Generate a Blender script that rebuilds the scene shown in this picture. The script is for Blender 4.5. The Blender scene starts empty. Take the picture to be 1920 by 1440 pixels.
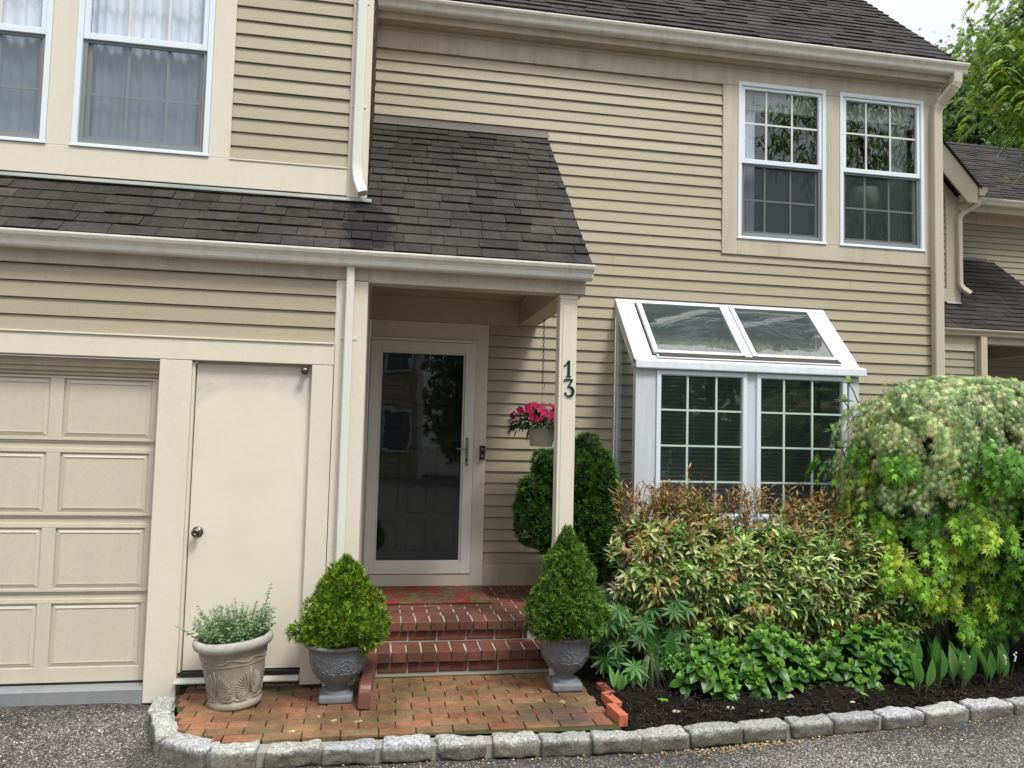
import bpy, math, random
import numpy as np
from mathutils import Vector, Matrix, noise as mnoise
R_ = math.radians
rnd = random.Random(7); rng = np.random.default_rng(7)
scn = bpy.context.scene
C = scn.collection

# ------------------------------------------------------------------ camera
CZ = 1.80                                   # eye height above the drive
yaw, pit, rol = R_(9.85), R_(3.53), R_(1.42)
fw = Vector((math.sin(yaw)*math.cos(pit), math.cos(yaw)*math.cos(pit), math.sin(pit)))
r0 = Vector((math.cos(yaw), -math.sin(yaw), 0)); u0 = r0.cross(fw)
rt = r0*math.cos(rol) + u0*math.sin(rol); up = -r0*math.sin(rol) + u0*math.cos(rol)
cd = bpy.data.cameras.new('camera'); cam = bpy.data.objects.new('camera', cd); C.objects.link(cam)
mw = Matrix((rt, up, -fw)).transposed().to_4x4(); mw.translation = Vector((0, 0, CZ)); cam.matrix_world = mw
cd.sensor_width = 36; cd.lens = 27.0; cd.clip_start = .05; cd.clip_end = 600
scn.camera = cam

# ------------------------------------------------------------------ world, sun, exposure
SUN_EL, SUN_AZ = R_(58), R_(150)            # azimuth measured from +Y towards +X: behind the camera, a little right
w = bpy.data.worlds.new('World'); scn.world = w; w.use_nodes = True
nt = w.node_tree; nt.nodes.clear()
def N(t, ty, **k):
    n = t.nodes.new(ty)
    for a, b in k.items(): setattr(n, a, b)
    return n
out = N(nt, 'ShaderNodeOutputWorld'); bg = N(nt, 'ShaderNodeBackground'); bg.inputs[1].default_value = .12
sky = N(nt, 'ShaderNodeTexSky', sky_type='NISHITA', sun_disc=False, sun_elevation=SUN_EL, sun_rotation=SUN_AZ)
sky.air_density = 1.2; sky.dust_density = 3; sky.ozone_density = 1
tc = N(nt, 'ShaderNodeTexCoord'); mp = N(nt, 'ShaderNodeMapping'); mp.inputs['Scale'].default_value = (1, 1, 2.4)
cl = N(nt, 'ShaderNodeTexNoise'); cl.inputs['Scale'].default_value = 2.3; cl.inputs['Detail'].default_value = 7; cl.inputs['Roughness'].default_value = .55
rp = N(nt, 'ShaderNodeValToRGB'); rp.color_ramp.elements[0].position = .38; rp.color_ramp.elements[0].color = (.50,.50,.50,1); rp.color_ramp.elements[1].position = .6
sx = N(nt, 'ShaderNodeSeparateXYZ')
pw = N(nt, 'ShaderNodeMath', operation='POWER'); pw.inputs[1].default_value = 2.3; pw.use_clamp = True
gr = N(nt, 'ShaderNodeMapRange'); gr.inputs[1].default_value = 0; gr.inputs[2].default_value = 1; gr.inputs[3].default_value = 2.6; gr.inputs[4].default_value = 14
cc = N(nt, 'ShaderNodeMix', data_type='RGBA', blend_type='MULTIPLY'); cc.inputs[0].default_value = 1
cr = N(nt, 'ShaderNodeMix', data_type='RGBA'); cr.inputs[6].default_value = (.90,.93,.97,1); cr.inputs[7].default_value = (1.0,1.0,1.0,1)
mx = N(nt, 'ShaderNodeMix', data_type='RGBA')
L = nt.links.new
L(tc.outputs['Generated'], mp.inputs[0]); L(mp.outputs[0], cl.inputs['Vector']); L(cl.outputs['Fac'], rp.inputs[0])
L(tc.outputs['Generated'], sx.inputs[0]); L(sx.outputs[2], pw.inputs[0]); L(pw.outputs[0], gr.inputs[0])
L(rp.outputs[0], cr.inputs[0]); L(cr.outputs[2], cc.inputs[6]); L(gr.outputs[0], cc.inputs[7])
L(sky.outputs[0], mx.inputs[6]); L(cc.outputs[2], mx.inputs[7]); L(rp.outputs[0], mx.inputs[0])
L(mx.outputs[2], bg.inputs[0]); nt.links.remove(mx.inputs[0].links[0]); mx.inputs[0].default_value = .88; L(bg.outputs[0], out.inputs[0])
sd = bpy.data.lights.new('sun', 'SUN'); so = bpy.data.objects.new('sun', sd); C.objects.link(so)
sd.energy = 1.5; sd.angle = R_(13); sd.color = (1, .97, .92)
sdir = Vector((math.sin(SUN_AZ)*math.cos(SUN_EL), math.cos(SUN_AZ)*math.cos(SUN_EL), math.sin(SUN_EL)))
so.rotation_euler = sdir.to_track_quat('Z', 'Y').to_euler()
scn.view_settings.view_transform = 'Standard'; scn.view_settings.look = 'None'
scn.view_settings.exposure = 1.05; scn.view_settings.gamma = 1
scn.cycles.max_bounces = 8; scn.cycles.transparent_max_bounces = 16; scn.cycles.glossy_bounces = 3

# ------------------------------------------------------------------ mesh builder
class MB:
    def __init__(s): s.v = []; s.f = []; s.c = []; s.n = 0
    def add(s, vs, fs, col=(1, 1, 1)):
        b = s.n; s.v.extend([tuple(p) for p in vs]); s.f.extend([tuple(i+b for i in f) for f in fs])
        s.c.extend([col]*len(vs)); s.n += len(vs); return s
    def box(s, x0, x1, y0, y1, z0, z1, col=(1, 1, 1)):
        return s.add([(x0,y0,z0),(x1,y0,z0),(x1,y1,z0),(x0,y1,z0),(x0,y0,z1),(x1,y0,z1),(x1,y1,z1),(x0,y1,z1)],
              [(0,3,2,1),(4,5,6,7),(0,1,5,4),(1,2,6,5),(2,3,7,6),(3,0,4,7)], col)
    def obox(s, c, ax, ay, az, col=(1, 1, 1)):
        c, ax, ay, az = map(Vector, (c, ax, ay, az))
        P = [c+ax*i+ay*j+az*k for k in (-1, 1) for i, j in ((-1,-1),(1,-1),(1,1),(-1,1))]
        return s.add(P, [(0,3,2,1),(4,5,6,7),(0,1,5,4),(1,2,6,5),(2,3,7,6),(3,0,4,7)], col)
    def prism(s, pts, x0, x1, axis='X', col=(1, 1, 1)):      # closed outline (a,b) swept along an axis
        f = {'X': lambda t, a, b: (t, a, b), 'Y': lambda t, a, b: (a, t, b), 'Z': lambda t, a, b: (a, b, t)}[axis]
        n = len(pts); vs = [f(x0, *p) for p in pts] + [f(x1, *p) for p in pts]
        fs = [(i, (i+1) % n, n+(i+1) % n, n+i) for i in range(n)] + [tuple(range(n))[::-1], tuple(range(n, 2*n))]
        return s.add(vs, fs, col)
    def sweep(s, path, prof, scales=None, upv=(0, 1, 0), col=(1, 1, 1), closed=False):
        path = [Vector(p) for p in path]; n = len(path); m = len(prof); vs = []; U = Vector(upv)
        for i, p in enumerate(path):
            a = path[i-1] if (i or closed) else p; b = path[(i+1) % n] if (i < n-1 or closed) else p
            t = (b-a).normalized(); sx_ = U.cross(t)
            if sx_.length < 1e-4: sx_ = Vector((1, 0, 0)).cross(t)
            sx_.normalize(); sy_ = t.cross(sx_)
            k = scales[i] if scales else 1
            vs += [p + sx_*q[0]*k + sy_*q[1]*k for q in prof]
        fs = []
        for i in range(n if closed else n-1):
            j = (i+1) % n
            fs += [(i*m+q, i*m+(q+1) % m, j*m+(q+1) % m, j*m+q) for q in range(m)]
        if not closed: fs += [tuple(range(m))[::-1], tuple(range((n-1)*m, n*m))]
        return s.add(vs, fs, col)
    def tube(s, path, r, seg=8, col=(1, 1, 1), taper=1.0, closed=False):
        n = len(path); pr = [(r*math.cos(2*math.pi*k/seg), r*math.sin(2*math.pi*k/seg)) for k in range(seg)]
        d = Vector(path[-1])-Vector(path[0]); u_ = (0, 1, 0) if abs(d.normalized().y if d.length else 0) < .9 else (0, 0, 1)
        return s.sweep(path, pr, [1+(taper-1)*i/max(1, n-1) for i in range(n)], u_, col, closed)
    def lathe(s, prof, c=(0, 0, 0), seg=40, col=(1, 1, 1)):
        n = len(prof); vs = []
        for k in range(seg):
            a = 2*math.pi*k/seg
            vs += [(c[0]+r*math.cos(a), c[1]+r*math.sin(a), c[2]+z) for r, z in prof]
        fs = []
        for k in range(seg):
            j = (k+1) % seg
            fs += [(k*n+i, j*n+i, j*n+i+1, k*n+i+1) for i in range(n-1)]
        return s.add(vs, fs, col)
    def build(s, name, mat, parent=None, smooth=False, bevel=0, seg=2):
        me = bpy.data.meshes.new(name); me.from_pydata(s.v, [], s.f)
        if s.n:
            ca = me.color_attributes.new('Col', 'FLOAT_COLOR', 'POINT')
            a = np.ones((s.n, 4), np.float32); a[:, :3] = np.array(s.c, np.float32); ca.data.foreach_set('color', a.ravel())
        if smooth: me.polygons.foreach_set('use_smooth', [True]*len(me.polygons))
        me.materials.append(mat); me.update()
        o = bpy.data.objects.new(name, me); C.objects.link(o)
        if parent is not None: o.parent = parent; o.matrix_parent_inverse = world(parent).inverted()
        if bevel:
            b = o.modifiers.new('bevel', 'BEVEL'); b.width = bevel; b.segments = seg; b.limit_method = 'ANGLE'; b.angle_limit = R_(35)
        return o
def world(o):
    m = Matrix.LocRotScale(o.location, o.rotation_euler, o.scale)
    return (world(o.parent) @ o.matrix_parent_inverse @ m) if o.parent else m
def tag(o, label=None, cat=None, group=None, kind=None):
    if label: o['label'] = label
    if cat: o['category'] = cat
    if group: o['group'] = group
    if kind: o['kind'] = kind
    return o
def thing(name, loc, label, cat, group=None, rz=0):
    o = bpy.data.objects.new(name, None); C.objects.link(o); o.location = loc; o.rotation_euler = (0, 0, rz)
    o.empty_display_size = .1
    return tag(o, label, cat, group)
def bx(name, mat, parent, *a, bevel=.003): return MB().box(*a).build(name, mat, parent, bevel=bevel)

# leaf scatter: every leaf is its own little piece of mesh
def frame(d, n):
    d = d/np.linalg.norm(d, axis=1, keepdims=True)
    s = np.cross(d, n); s /= (np.linalg.norm(s, axis=1, keepdims=True)+1e-9); n2 = np.cross(s, d)
    return s, d, n2
def scatter(mb, tmpl, pos, d, n, sc, col):
    tv, tf = tmpl; tv = np.array(tv, float); s, dd, nn = frame(np.array(d, float), np.array(n, float))
    sc = np.asarray(sc, float).reshape(-1, 1, 1)
    P = (tv[None, :, 0:1]*s[:, None, :] + tv[None, :, 1:2]*dd[:, None, :] + tv[None, :, 2:3]*nn[:, None, :])*sc + np.array(pos)[:, None, :]
    m = len(tv); k = len(P); b = mb.n
    mb.v.extend(map(tuple, P.reshape(-1, 3).tolist()))
    off = (np.arange(k)*m+b).tolist()
    for o_ in off:
        for f in tf: mb.f.append(tuple(i+o_ for i in f))
    cc_ = np.repeat(np.array(col), m, axis=0); mb.c.extend(map(tuple, cc_.tolist())); mb.n += k*m
def lance(wd=.3, fold=.25, curl=-.25, st=4):
    vs, fs = [(0, 0, 0)], []
    for i in range(1, st):
        t = i/st; h = wd*.5*math.sin(math.pi*t**.85)
        z = curl*t*t
        vs += [(-h, t, z+h*fold), (0, t, z), (h, t, z+h*fold)]
    vs.append((0, 1, curl))
    fs += [(0, 2, 1), (0, 3, 2)]
    for i in range(st-2):
        a = 1+i*3; fs += [(a, a+1, a+4, a+3), (a+1, a+2, a+5, a+4)]
    a = 1+(st-2)*3; e = len(vs)-1; fs += [(a, a+1, e), (a+1, a+2, e)]
    return vs, fs
def palm(angs, lens, wd, droop=-.2, base=0.0):
    vs, fs = [(0, 0, 0)], []
    for a, l in zip(angs, lens):
        a = R_(a); dx, dy = math.sin(a), math.cos(a); k = len(vs); h = wd*l
        m = .48
        vs += [(dx*l*m-dy*h, dy*l*m+dx*h, .02*l+droop*.3*l), (dx*l*m, dy*l*m, -.03*l+droop*.25*l), (dx*l*m+dy*h, dy*l*m-dx*h, .02*l+droop*.3*l), (dx*l, dy*l, droop*l)]
        fs += [(0, k+1, k), (0, k+2, k+1), (k, k+1, k+3), (k+1, k+2, k+3)]
    return vs, fs
T_MAPLE = palm([-125,-78,-38,0,38,78,125], [.35,.62,.85,1,.85,.62,.35], .17, -.28)
T_LACE = palm([-100,-58,-28,0,28,58,100], [.5,.75,.95,1.05,.95,.75,.5], .085, -.45)
T_LUPINE = palm([-160,-120,-80,-40,0,40,80,120,160], [.8,.9,1,1,1,1,1,.9,.8], .13, -.12)
T_LANCE = lance(.32, .35, -.3); T_THIN = lance(.2, .2, -.4); T_OVATE = lance(.72, .22, -.25, 5); T_BLADE = lance(.3, .5, -.12, 5)
T_NEEDLE = ([(-.11, 0, 0), (.11, 0, 0), (0, 1, 0)], [(0, 1, 2)])
def rv(n): a = rng.normal(size=(n, 3)); return a/np.linalg.norm(a, axis=1, keepdims=True)
def jit(col, n, s=.15, hue=.06):
    b = np.array(col)[None, :]*(1+rng.normal(0, s, (n, 1))); b = b*(1+rng.normal(0, hue, (n, 3))); return np.clip(b, .004, 1)

# ------------------------------------------------------------------ materials
def mat(name):
    m = bpy.data.materials.new(name); m.use_nodes = True; t = m.node_tree; t.nodes.clear()
    o = N(t, 'ShaderNodeOutputMaterial'); p = N(t, 'ShaderNodeBsdfPrincipled'); t.links.new(p.outputs[0], o.inputs[0]); return m, t, p, o
def noise(t, scale, detail=4, rough=.6, stretch=(1, 1, 1), kind='Object', dist=0):
    c = N(t, 'ShaderNodeTexCoord'); m = N(t, 'ShaderNodeMapping'); m.inputs['Scale'].default_value = stretch
    n = N(t, 'ShaderNodeTexNoise'); n.inputs['Scale'].default_value = scale; n.inputs['Detail'].default_value = detail; n.inputs['Roughness'].default_value = rough
    n.inputs['Distortion'].default_value = dist
    t.links.new(c.outputs[kind], m.inputs[0]); t.links.new(m.outputs[0], n.inputs['Vector']); return n
def ramp(t, src, p0, p1, c0=(0, 0, 0, 1), c1=(1, 1, 1, 1)):
    r = N(t, 'ShaderNodeValToRGB'); r.color_ramp.elements[0].position = p0; r.color_ramp.elements[1].position = p1
    r.color_ramp.elements[0].color = c0; r.color_ramp.elements[1].color = c1; t.links.new(src, r.inputs[0]); return r
def mix(t, fac, a, b, mode='MIX'):
    m = N(t, 'ShaderNodeMix', data_type='RGBA', blend_type=mode)
    for i, x in ((0, fac), (6, a), (7, b)):
        if isinstance(x, (int, float)): m.inputs[i].default_value = x
        elif isinstance(x, tuple): m.inputs[i].default_value = x if len(x) == 4 else (*x, 1)
        else: t.links.new(x, m.inputs[i])
    return m.outputs[2]
def bump(t, p, h, st=.3, d=.01):
    b = N(t, 'ShaderNodeBump'); b.inputs['Strength'].default_value = st; b.inputs['Distance'].default_value = d
    t.links.new(h, b.inputs['Height']); t.links.new(b.outputs[0], p.inputs['Normal']); return b
def attr(t):
    a = N(t, 'ShaderNodeAttribute'); a.attribute_name = 'Col'; return a.outputs['Color']
def paint(name, col, rough=.5, dirt=.12, streak=0, dcol=None, grain=0):
    m, t, p, o = mat(name)
    n1 = noise(t, 1.7, 5, .65); f = ramp(t, n1.outputs[0], .3, .75)
    dk = tuple(c*(1-dirt*2.0) for c in col) if dcol is None else dcol
    c = mix(t, f.outputs[0], col, tuple(a*(1-dirt)+b*dirt for a, b in zip(col, dk)))
    n2 = noise(t, 60, 3, .5, (1, 1, 1)); c = mix(t, .10, c, n2.outputs[0], 'OVERLAY')
    if streak:
        n3 = noise(t, 9, 5, .7, (1, 1, .10)); f3 = ramp(t, n3.outputs[0], .45, .78); f3b = mix(t, 1, f3.outputs[0], (streak,)*3, 'MULTIPLY')
        c = mix(t, f3b, c, dk)
    if grain:
        n4 = noise(t, 14, 4, .6, (.35, 1, 9)); f4 = ramp(t, n4.outputs[0], .35, .7); f4b = mix(t, 1, f4.outputs[0], (grain,)*3, 'MULTIPLY'); c = mix(t, f4b, c, tuple(x*.8 for x in col))
    n8 = noise(t, 11, 6, .75, (1, 1, 1.6)); f8 = ramp(t, n8.outputs[0], .60, .72, (0, 0, 0, 1), (.30, .30, .30, 1)); c = mix(t, f8.outputs[0], c, mix(t, 1, c, (.72, .70, .66), 'MULTIPLY'))     # scuffs and worn patches
    c = mix(t, 1, c, attr(t), 'MULTIPLY')
    t.links.new(c, p.inputs['Base Color']); p.inputs['Roughness'].default_value = rough
    if rough > .85: p.inputs['Specular IOR Level'].default_value = .2
    bump(t, p, n2.outputs[0], .12, .002); return m
M = {}
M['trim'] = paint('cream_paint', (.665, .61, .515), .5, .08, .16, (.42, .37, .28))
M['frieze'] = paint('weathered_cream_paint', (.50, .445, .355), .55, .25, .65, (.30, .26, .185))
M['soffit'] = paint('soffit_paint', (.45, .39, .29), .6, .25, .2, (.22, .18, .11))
M['siding'] = paint('taupe_siding', (.372, .322, .235), .5, .10, .10, (.33, .28, .21), grain=.35)
M['siding2'] = paint('neighbour_siding', (.30, .275, .195), .55, .12, .10, (.26, .23, .17), grain=.3)
M['trim2'] = paint('neighbour_trim', (.46, .42, .32), .55, .12, .2, (.32, .28, .2))
M['door'] = paint('door_cream_paint', (.71, .655, .54), .42, .08, .10, (.50, .45, .37))
M['garage'] = paint('garage_door_paint', (.555, .505, .415), .5, .18, .35, (.42, .38, .32))
M['gutter'] = paint('gutter_white', (.74, .73, .66), .36, .10, .38, (.34, .33, .26))
M['spout'] = paint('downspout_white', (.68, .67, .60), .35, .10, .15, (.48, .46, .4))
M['spout2'] = paint('downspout_tan', (.50, .45, .36), .4, .12, .2, (.36, .31, .23))
M['wframe'] = paint('white_vinyl', (.68, .75, .81), .32, .05)
M['bframe'] = paint('white_aluminium', (.60, .645, .70), .4, .22, .5, (.40, .395, .35))
M['sash2'] = paint('grey_screen_frame', (.20, .215, .225), .4, .08)
M['muntin'] = paint('muntin_white', (.60, .62, .60), .4, .05)
M['muntin2'] = paint('muntin_mint', (.50, .62, .55), .4, .05)
M['storm'] = paint('storm_door_white', (.74, .735, .70), .35, .08)
M['darkdoor'] = paint('dark_green_door', (.022, .030, .030), .22, .1)
M['farpane'] = paint('far_pane', (.10, .115, .13), .3, .1)
M['black'] = paint('black_metal', (.012, .012, .013), .35, .05)
M['chain'] = paint('chain_metal', (.02, .018, .016), .4, .05)
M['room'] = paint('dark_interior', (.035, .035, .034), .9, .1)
M['blind'] = paint('window_blind', (.15, .18, .165), .6, .1)
M['valance'] = paint('blind_headrail', (.40, .42, .40), .6, .1)
M['lamp'] = paint('lamp_shade', (.42, .42, .40), .8, .1)
M['concrete'] = paint('grey_threshold', (.19, .20, .21), .7, .3, .2, (.40, .39, .36))
M['sill'] = paint('aluminium_sill', (.55, .54, .49), .35, .2, .1, (.35, .33, .28))
M['flash'] = paint('copper_flashing', (.16, .20, .19), .6, .9, 0, (.34, .33, .30))
M['flash2'] = paint('lead_flashing', (.085, .08, .075), .6, .6, 0, (.20, .17, .145))
M['brownpipe'] = paint('brown_downspout', (.125, .045, .03), .4, .2, .1, (.08, .04, .03))
M['hangpot'] = paint('hanging_pot', (.55, .50, .40), .5, .05)
M['wire'] = paint('steel_wire', (.35, .33, .3), .4, .05)
M['bark'] = paint('bark', (.09, .07, .05), .9, .3)
M['pebble'] = paint('pale_stone_chip', (.45, .42, .36), .8, .2)
m, t, p, o = mat('brushed_metal'); p.inputs['Base Color'].default_value = (.30, .285, .26, 1); p.inputs['Metallic'].default_value = 1; p.inputs['Roughness'].default_value = .3; M['metal'] = m

def door_mat():
    m, t, p, o = mat('side_door_paint'); n = noise(t, 3, 5, .6); n2 = noise(t, 16, 5, .7); c0 = N(t, 'ShaderNodeTexCoord'); sp = N(t, 'ShaderNodeSeparateXYZ'); t.links.new(c0.outputs['Object'], sp.inputs[0])
    a1 = N(t, 'ShaderNodeMath', operation='MULTIPLY_ADD'); a1.inputs[1].default_value = 4.4; a1.inputs[2].default_value = 3.61; t.links.new(sp.outputs[0], a1.inputs[0])       # scalloped edge of the unwashed band across the top
    a2 = N(t, 'ShaderNodeMath', operation='ABSOLUTE'); t.links.new(a1.outputs[0], a2.inputs[0]); a3 = N(t, 'ShaderNodeMath', operation='POWER'); a3.inputs[1].default_value = 2.4; t.links.new(a2.outputs[0], a3.inputs[0])
    a4 = N(t, 'ShaderNodeMath', operation='MULTIPLY_ADD'); a4.inputs[1].default_value = .045; t.links.new(a3.outputs[0], a4.inputs[0]); t.links.new(sp.outputs[2], a4.inputs[2])
    a5 = N(t, 'ShaderNodeMath', operation='MULTIPLY_ADD'); a5.inputs[1].default_value = .05; t.links.new(n.outputs[0], a5.inputs[0]); t.links.new(a4.outputs[0], a5.inputs[2])
    f = ramp(t, a5.outputs[0], 0, 1); e = f.color_ramp.elements; mr = N(t, 'ShaderNodeMapRange'); mr.inputs[1].default_value = 2.05; mr.inputs[2].default_value = 2.10; t.links.new(a5.outputs[0], mr.inputs[0])
    base = mix(t, ramp(t, n.outputs[0], .35, .7).outputs[0], (.70, .65, .545), (.65, .60, .50)); dirty = mix(t, ramp(t, n2.outputs[0], .4, .65).outputs[0], (.56, .52, .45), (.63, .585, .51))
    c = mix(t, mr.outputs[0], base, dirty); t.links.new(c, p.inputs['Base Color']); p.inputs['Roughness'].default_value = .42; return m
M['door'] = door_mat()
def curtain_mat():
    m, t, p, o = mat('sheer_curtain'); n = noise(t, 7, 4, .6, (1, 1, .25), dist=1.5)
    c = mix(t, ramp(t, n.outputs[0], .3, .75).outputs[0], (.60, .64, .76), (.86, .88, .95)); t.links.new(c, p.inputs['Base Color']); p.inputs['Roughness'].default_value = .9; return m
M['curtain'] = curtain_mat()
def glass_mat(name, ior=1.55, tint=(.8, .86, .84), wav=.02, dirt=0, extra=0.0):
    m, t, p, o = mat(name); t.nodes.remove(p)
    tr = N(t, 'ShaderNodeBsdfTransparent'); tr.inputs[0].default_value = (*tint, 1); g = N(t, 'ShaderNodeBsdfGlossy'); g.inputs['Roughness'].default_value = .01
    g.inputs[0].default_value = (.95, .97, 1, 1)
    ge = N(t, 'ShaderNodeNewGeometry'); dt = N(t, 'ShaderNodeVectorMath', operation='DOT_PRODUCT'); t.links.new(ge.outputs['Incoming'], dt.inputs[0]); t.links.new(ge.outputs['Normal'], dt.inputs[1])
    ab = N(t, 'ShaderNodeMath', operation='ABSOLUTE'); t.links.new(dt.outputs['Value'], ab.inputs[0]); om = N(t, 'ShaderNodeMath', operation='SUBTRACT'); om.inputs[0].default_value = 1; t.links.new(ab.outputs[0], om.inputs[1])
    p5 = N(t, 'ShaderNodeMath', operation='POWER'); p5.inputs[1].default_value = 5; t.links.new(om.outputs[0], p5.inputs[0]); f0 = 2*((ior-1)/(ior+1))**2; mt = N(t, 'ShaderNodeMath', operation='MULTIPLY_ADD')
    mt.inputs[1].default_value = 1-f0-extra; mt.inputs[2].default_value = f0+extra; t.links.new(p5.outputs[0], mt.inputs[0])
    mt2 = N(t, 'ShaderNodeMath', operation='MINIMUM'); mt2.inputs[1].default_value = 1; t.links.new(mt.outputs[0], mt2.inputs[0])
    ms = N(t, 'ShaderNodeMixShader'); t.links.new(mt2.outputs[0], ms.inputs[0]); t.links.new(tr.outputs[0], ms.inputs[1]); t.links.new(g.outputs[0], ms.inputs[2])
    n = noise(t, 2.2, 2, .4, (1, 1, 1), dist=.6); b = N(t, 'ShaderNodeBump'); b.inputs['Strength'].default_value = wav; b.inputs['Distance'].default_value = .3
    t.links.new(n.outputs[0], b.inputs['Height']); t.links.new(b.outputs[0], g.inputs['Normal'])
    last = ms.outputs[0]
    if dirt:  # dirt and speckle, plus an even grey-blue haze painted in for reflected sky
        c = N(t, 'ShaderNodeTexCoord'); sp = N(t, 'ShaderNodeSeparateXYZ'); t.links.new(c.outputs['Object'], sp.inputs[0])
        mr = N(t, 'ShaderNodeMapRange'); mr.inputs[1].default_value = 2.72; mr.inputs[2].default_value = 2.50; t.links.new(sp.outputs[2], mr.inputs[0])
        n5 = noise(t, 120, 4, .7); n6 = noise(t, 10, 3, .6, (3, 1, 1)); a = N(t, 'ShaderNodeMath', operation='MULTIPLY'); t.links.new(mr.outputs[0], a.inputs[0]); t.links.new(ramp(t, n6.outputs[0], .35, .6).outputs[0], a.inputs[1])
        a1 = N(t, 'ShaderNodeMath', operation='MULTIPLY'); t.links.new(ramp(t, n5.outputs[0], .45, .75).outputs[0], a1.inputs[0]); a1.inputs[1].default_value = .14
        a2 = N(t, 'ShaderNodeMath', operation='MULTIPLY_ADD'); t.links.new(a.outputs[0], a2.inputs[0]); a2.inputs[1].default_value = .55; a9 = N(t, 'ShaderNodeMath', operation='ADD'); a9.inputs[1].default_value = .16; t.links.new(a1.outputs[0], a9.inputs[0]); t.links.new(a9.outputs[0], a2.inputs[2])
        # torn plastic film: diagonal streaks
        n7 = noise(t, 9, 1.5, .5, (.55, 4.2, 4.2), dist=.35); mpn = n7.inputs['Vector'].links[0].from_node; mp0 = N(t, 'ShaderNodeMapping'); mp0.inputs['Rotation'].default_value = (R_(49), 0, 0); mp1 = N(t, 'ShaderNodeMapping'); mp1.inputs['Rotation'].default_value = (0, 0, R_(24)); t.links.new(mp0.outputs[0], mp1.inputs[0]); t.links.new(c.outputs['Object'], mp0.inputs[0]); t.links.new(mp1.outputs[0], mpn.inputs[0])
        f7 = ramp(t, n7.outputs[0], .53, .66); n8 = noise(t, 2.4, 2, .5); f8 = ramp(t, n8.outputs[0], .36, .52)
        a3 = N(t, 'ShaderNodeMath', operation='MULTIPLY'); t.links.new(f7.outputs[0], a3.inputs[0]); t.links.new(f8.outputs[0], a3.inputs[1])
        a4 = N(t, 'ShaderNodeMath', operation='MULTIPLY_ADD'); a4.inputs[1].default_value = .0; t.links.new(a3.outputs[0], a4.inputs[0]); t.links.new(a2.outputs[0], a4.inputs[2])
        df = N(t, 'ShaderNodeBsdfDiffuse'); dc = mix(t, a.outputs[0], (.20, .25, .25), (.34, .31, .20)); t.links.new(dc, df.inputs[0])
        m2 = N(t, 'ShaderNodeMixShader'); t.links.new(a4.outputs[0], m2.inputs[0]); t.links.new(last, m2.inputs[1]); t.links.new(df.outputs[0], m2.inputs[2]); last = m2.outputs[0]
    t.links.new(last, o.inputs[0]); return m
M['glass'] = glass_mat('window_glass', 1.52, (.90, .94, .94), .004, extra=.06)
M['glassD'] = glass_mat('shaded_glass', 1.5, (.76, .82, .80), .004, extra=.0)
M['glassS'] = glass_mat('storm_glass', 1.38, (.56, .60, .60), .006, extra=.0)
M['glassP'] = glass_mat('side_glass', 1.6, (.75, .80, .78), .004, extra=.28)
M['glassR'] = glass_mat('bay_roof_glass', 1.6, (.55, .63, .62), .01, dirt=1, extra=.04)
def screen_mat():
    m, t, p, o = mat('insect_screen'); t.nodes.remove(p); tr = N(t, 'ShaderNodeBsdfTransparent'); d = N(t, 'ShaderNodeBsdfDiffuse'); d.inputs[0].default_value = (.15, .175, .21, 1)
    ms = N(t, 'ShaderNodeMixShader'); ms.inputs[0].default_value = .56; t.links.new(tr.outputs[0], ms.inputs[1]); t.links.new(d.outputs[0], ms.inputs[2]); t.links.new(ms.outputs[0], o.inputs[0]); return m
M['screen'] = screen_mat()
M['screenD'] = M['screen'].copy(); [n_ for n_ in M['screenD'].node_tree.nodes if n_.type == 'BSDF_DIFFUSE'][0].inputs[0].default_value = (.045, .055, .055, 1)
def film_mat():
    m, t, p, o = mat('plastic_film'); p.inputs['Base Color'].default_value = (.72, .79, .80, 1); p.inputs['Roughness'].default_value = .3; tr = N(t, 'ShaderNodeBsdfTransparent')
    ms = N(t, 'ShaderNodeMixShader'); ms.inputs[0].default_value = .55; t.links.new(tr.outputs[0], ms.inputs[1]); t.links.new(p.outputs[0], ms.inputs[2]); t.links.new(ms.outputs[0], o.inputs[0]); return m
M['film'] = film_mat()
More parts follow.
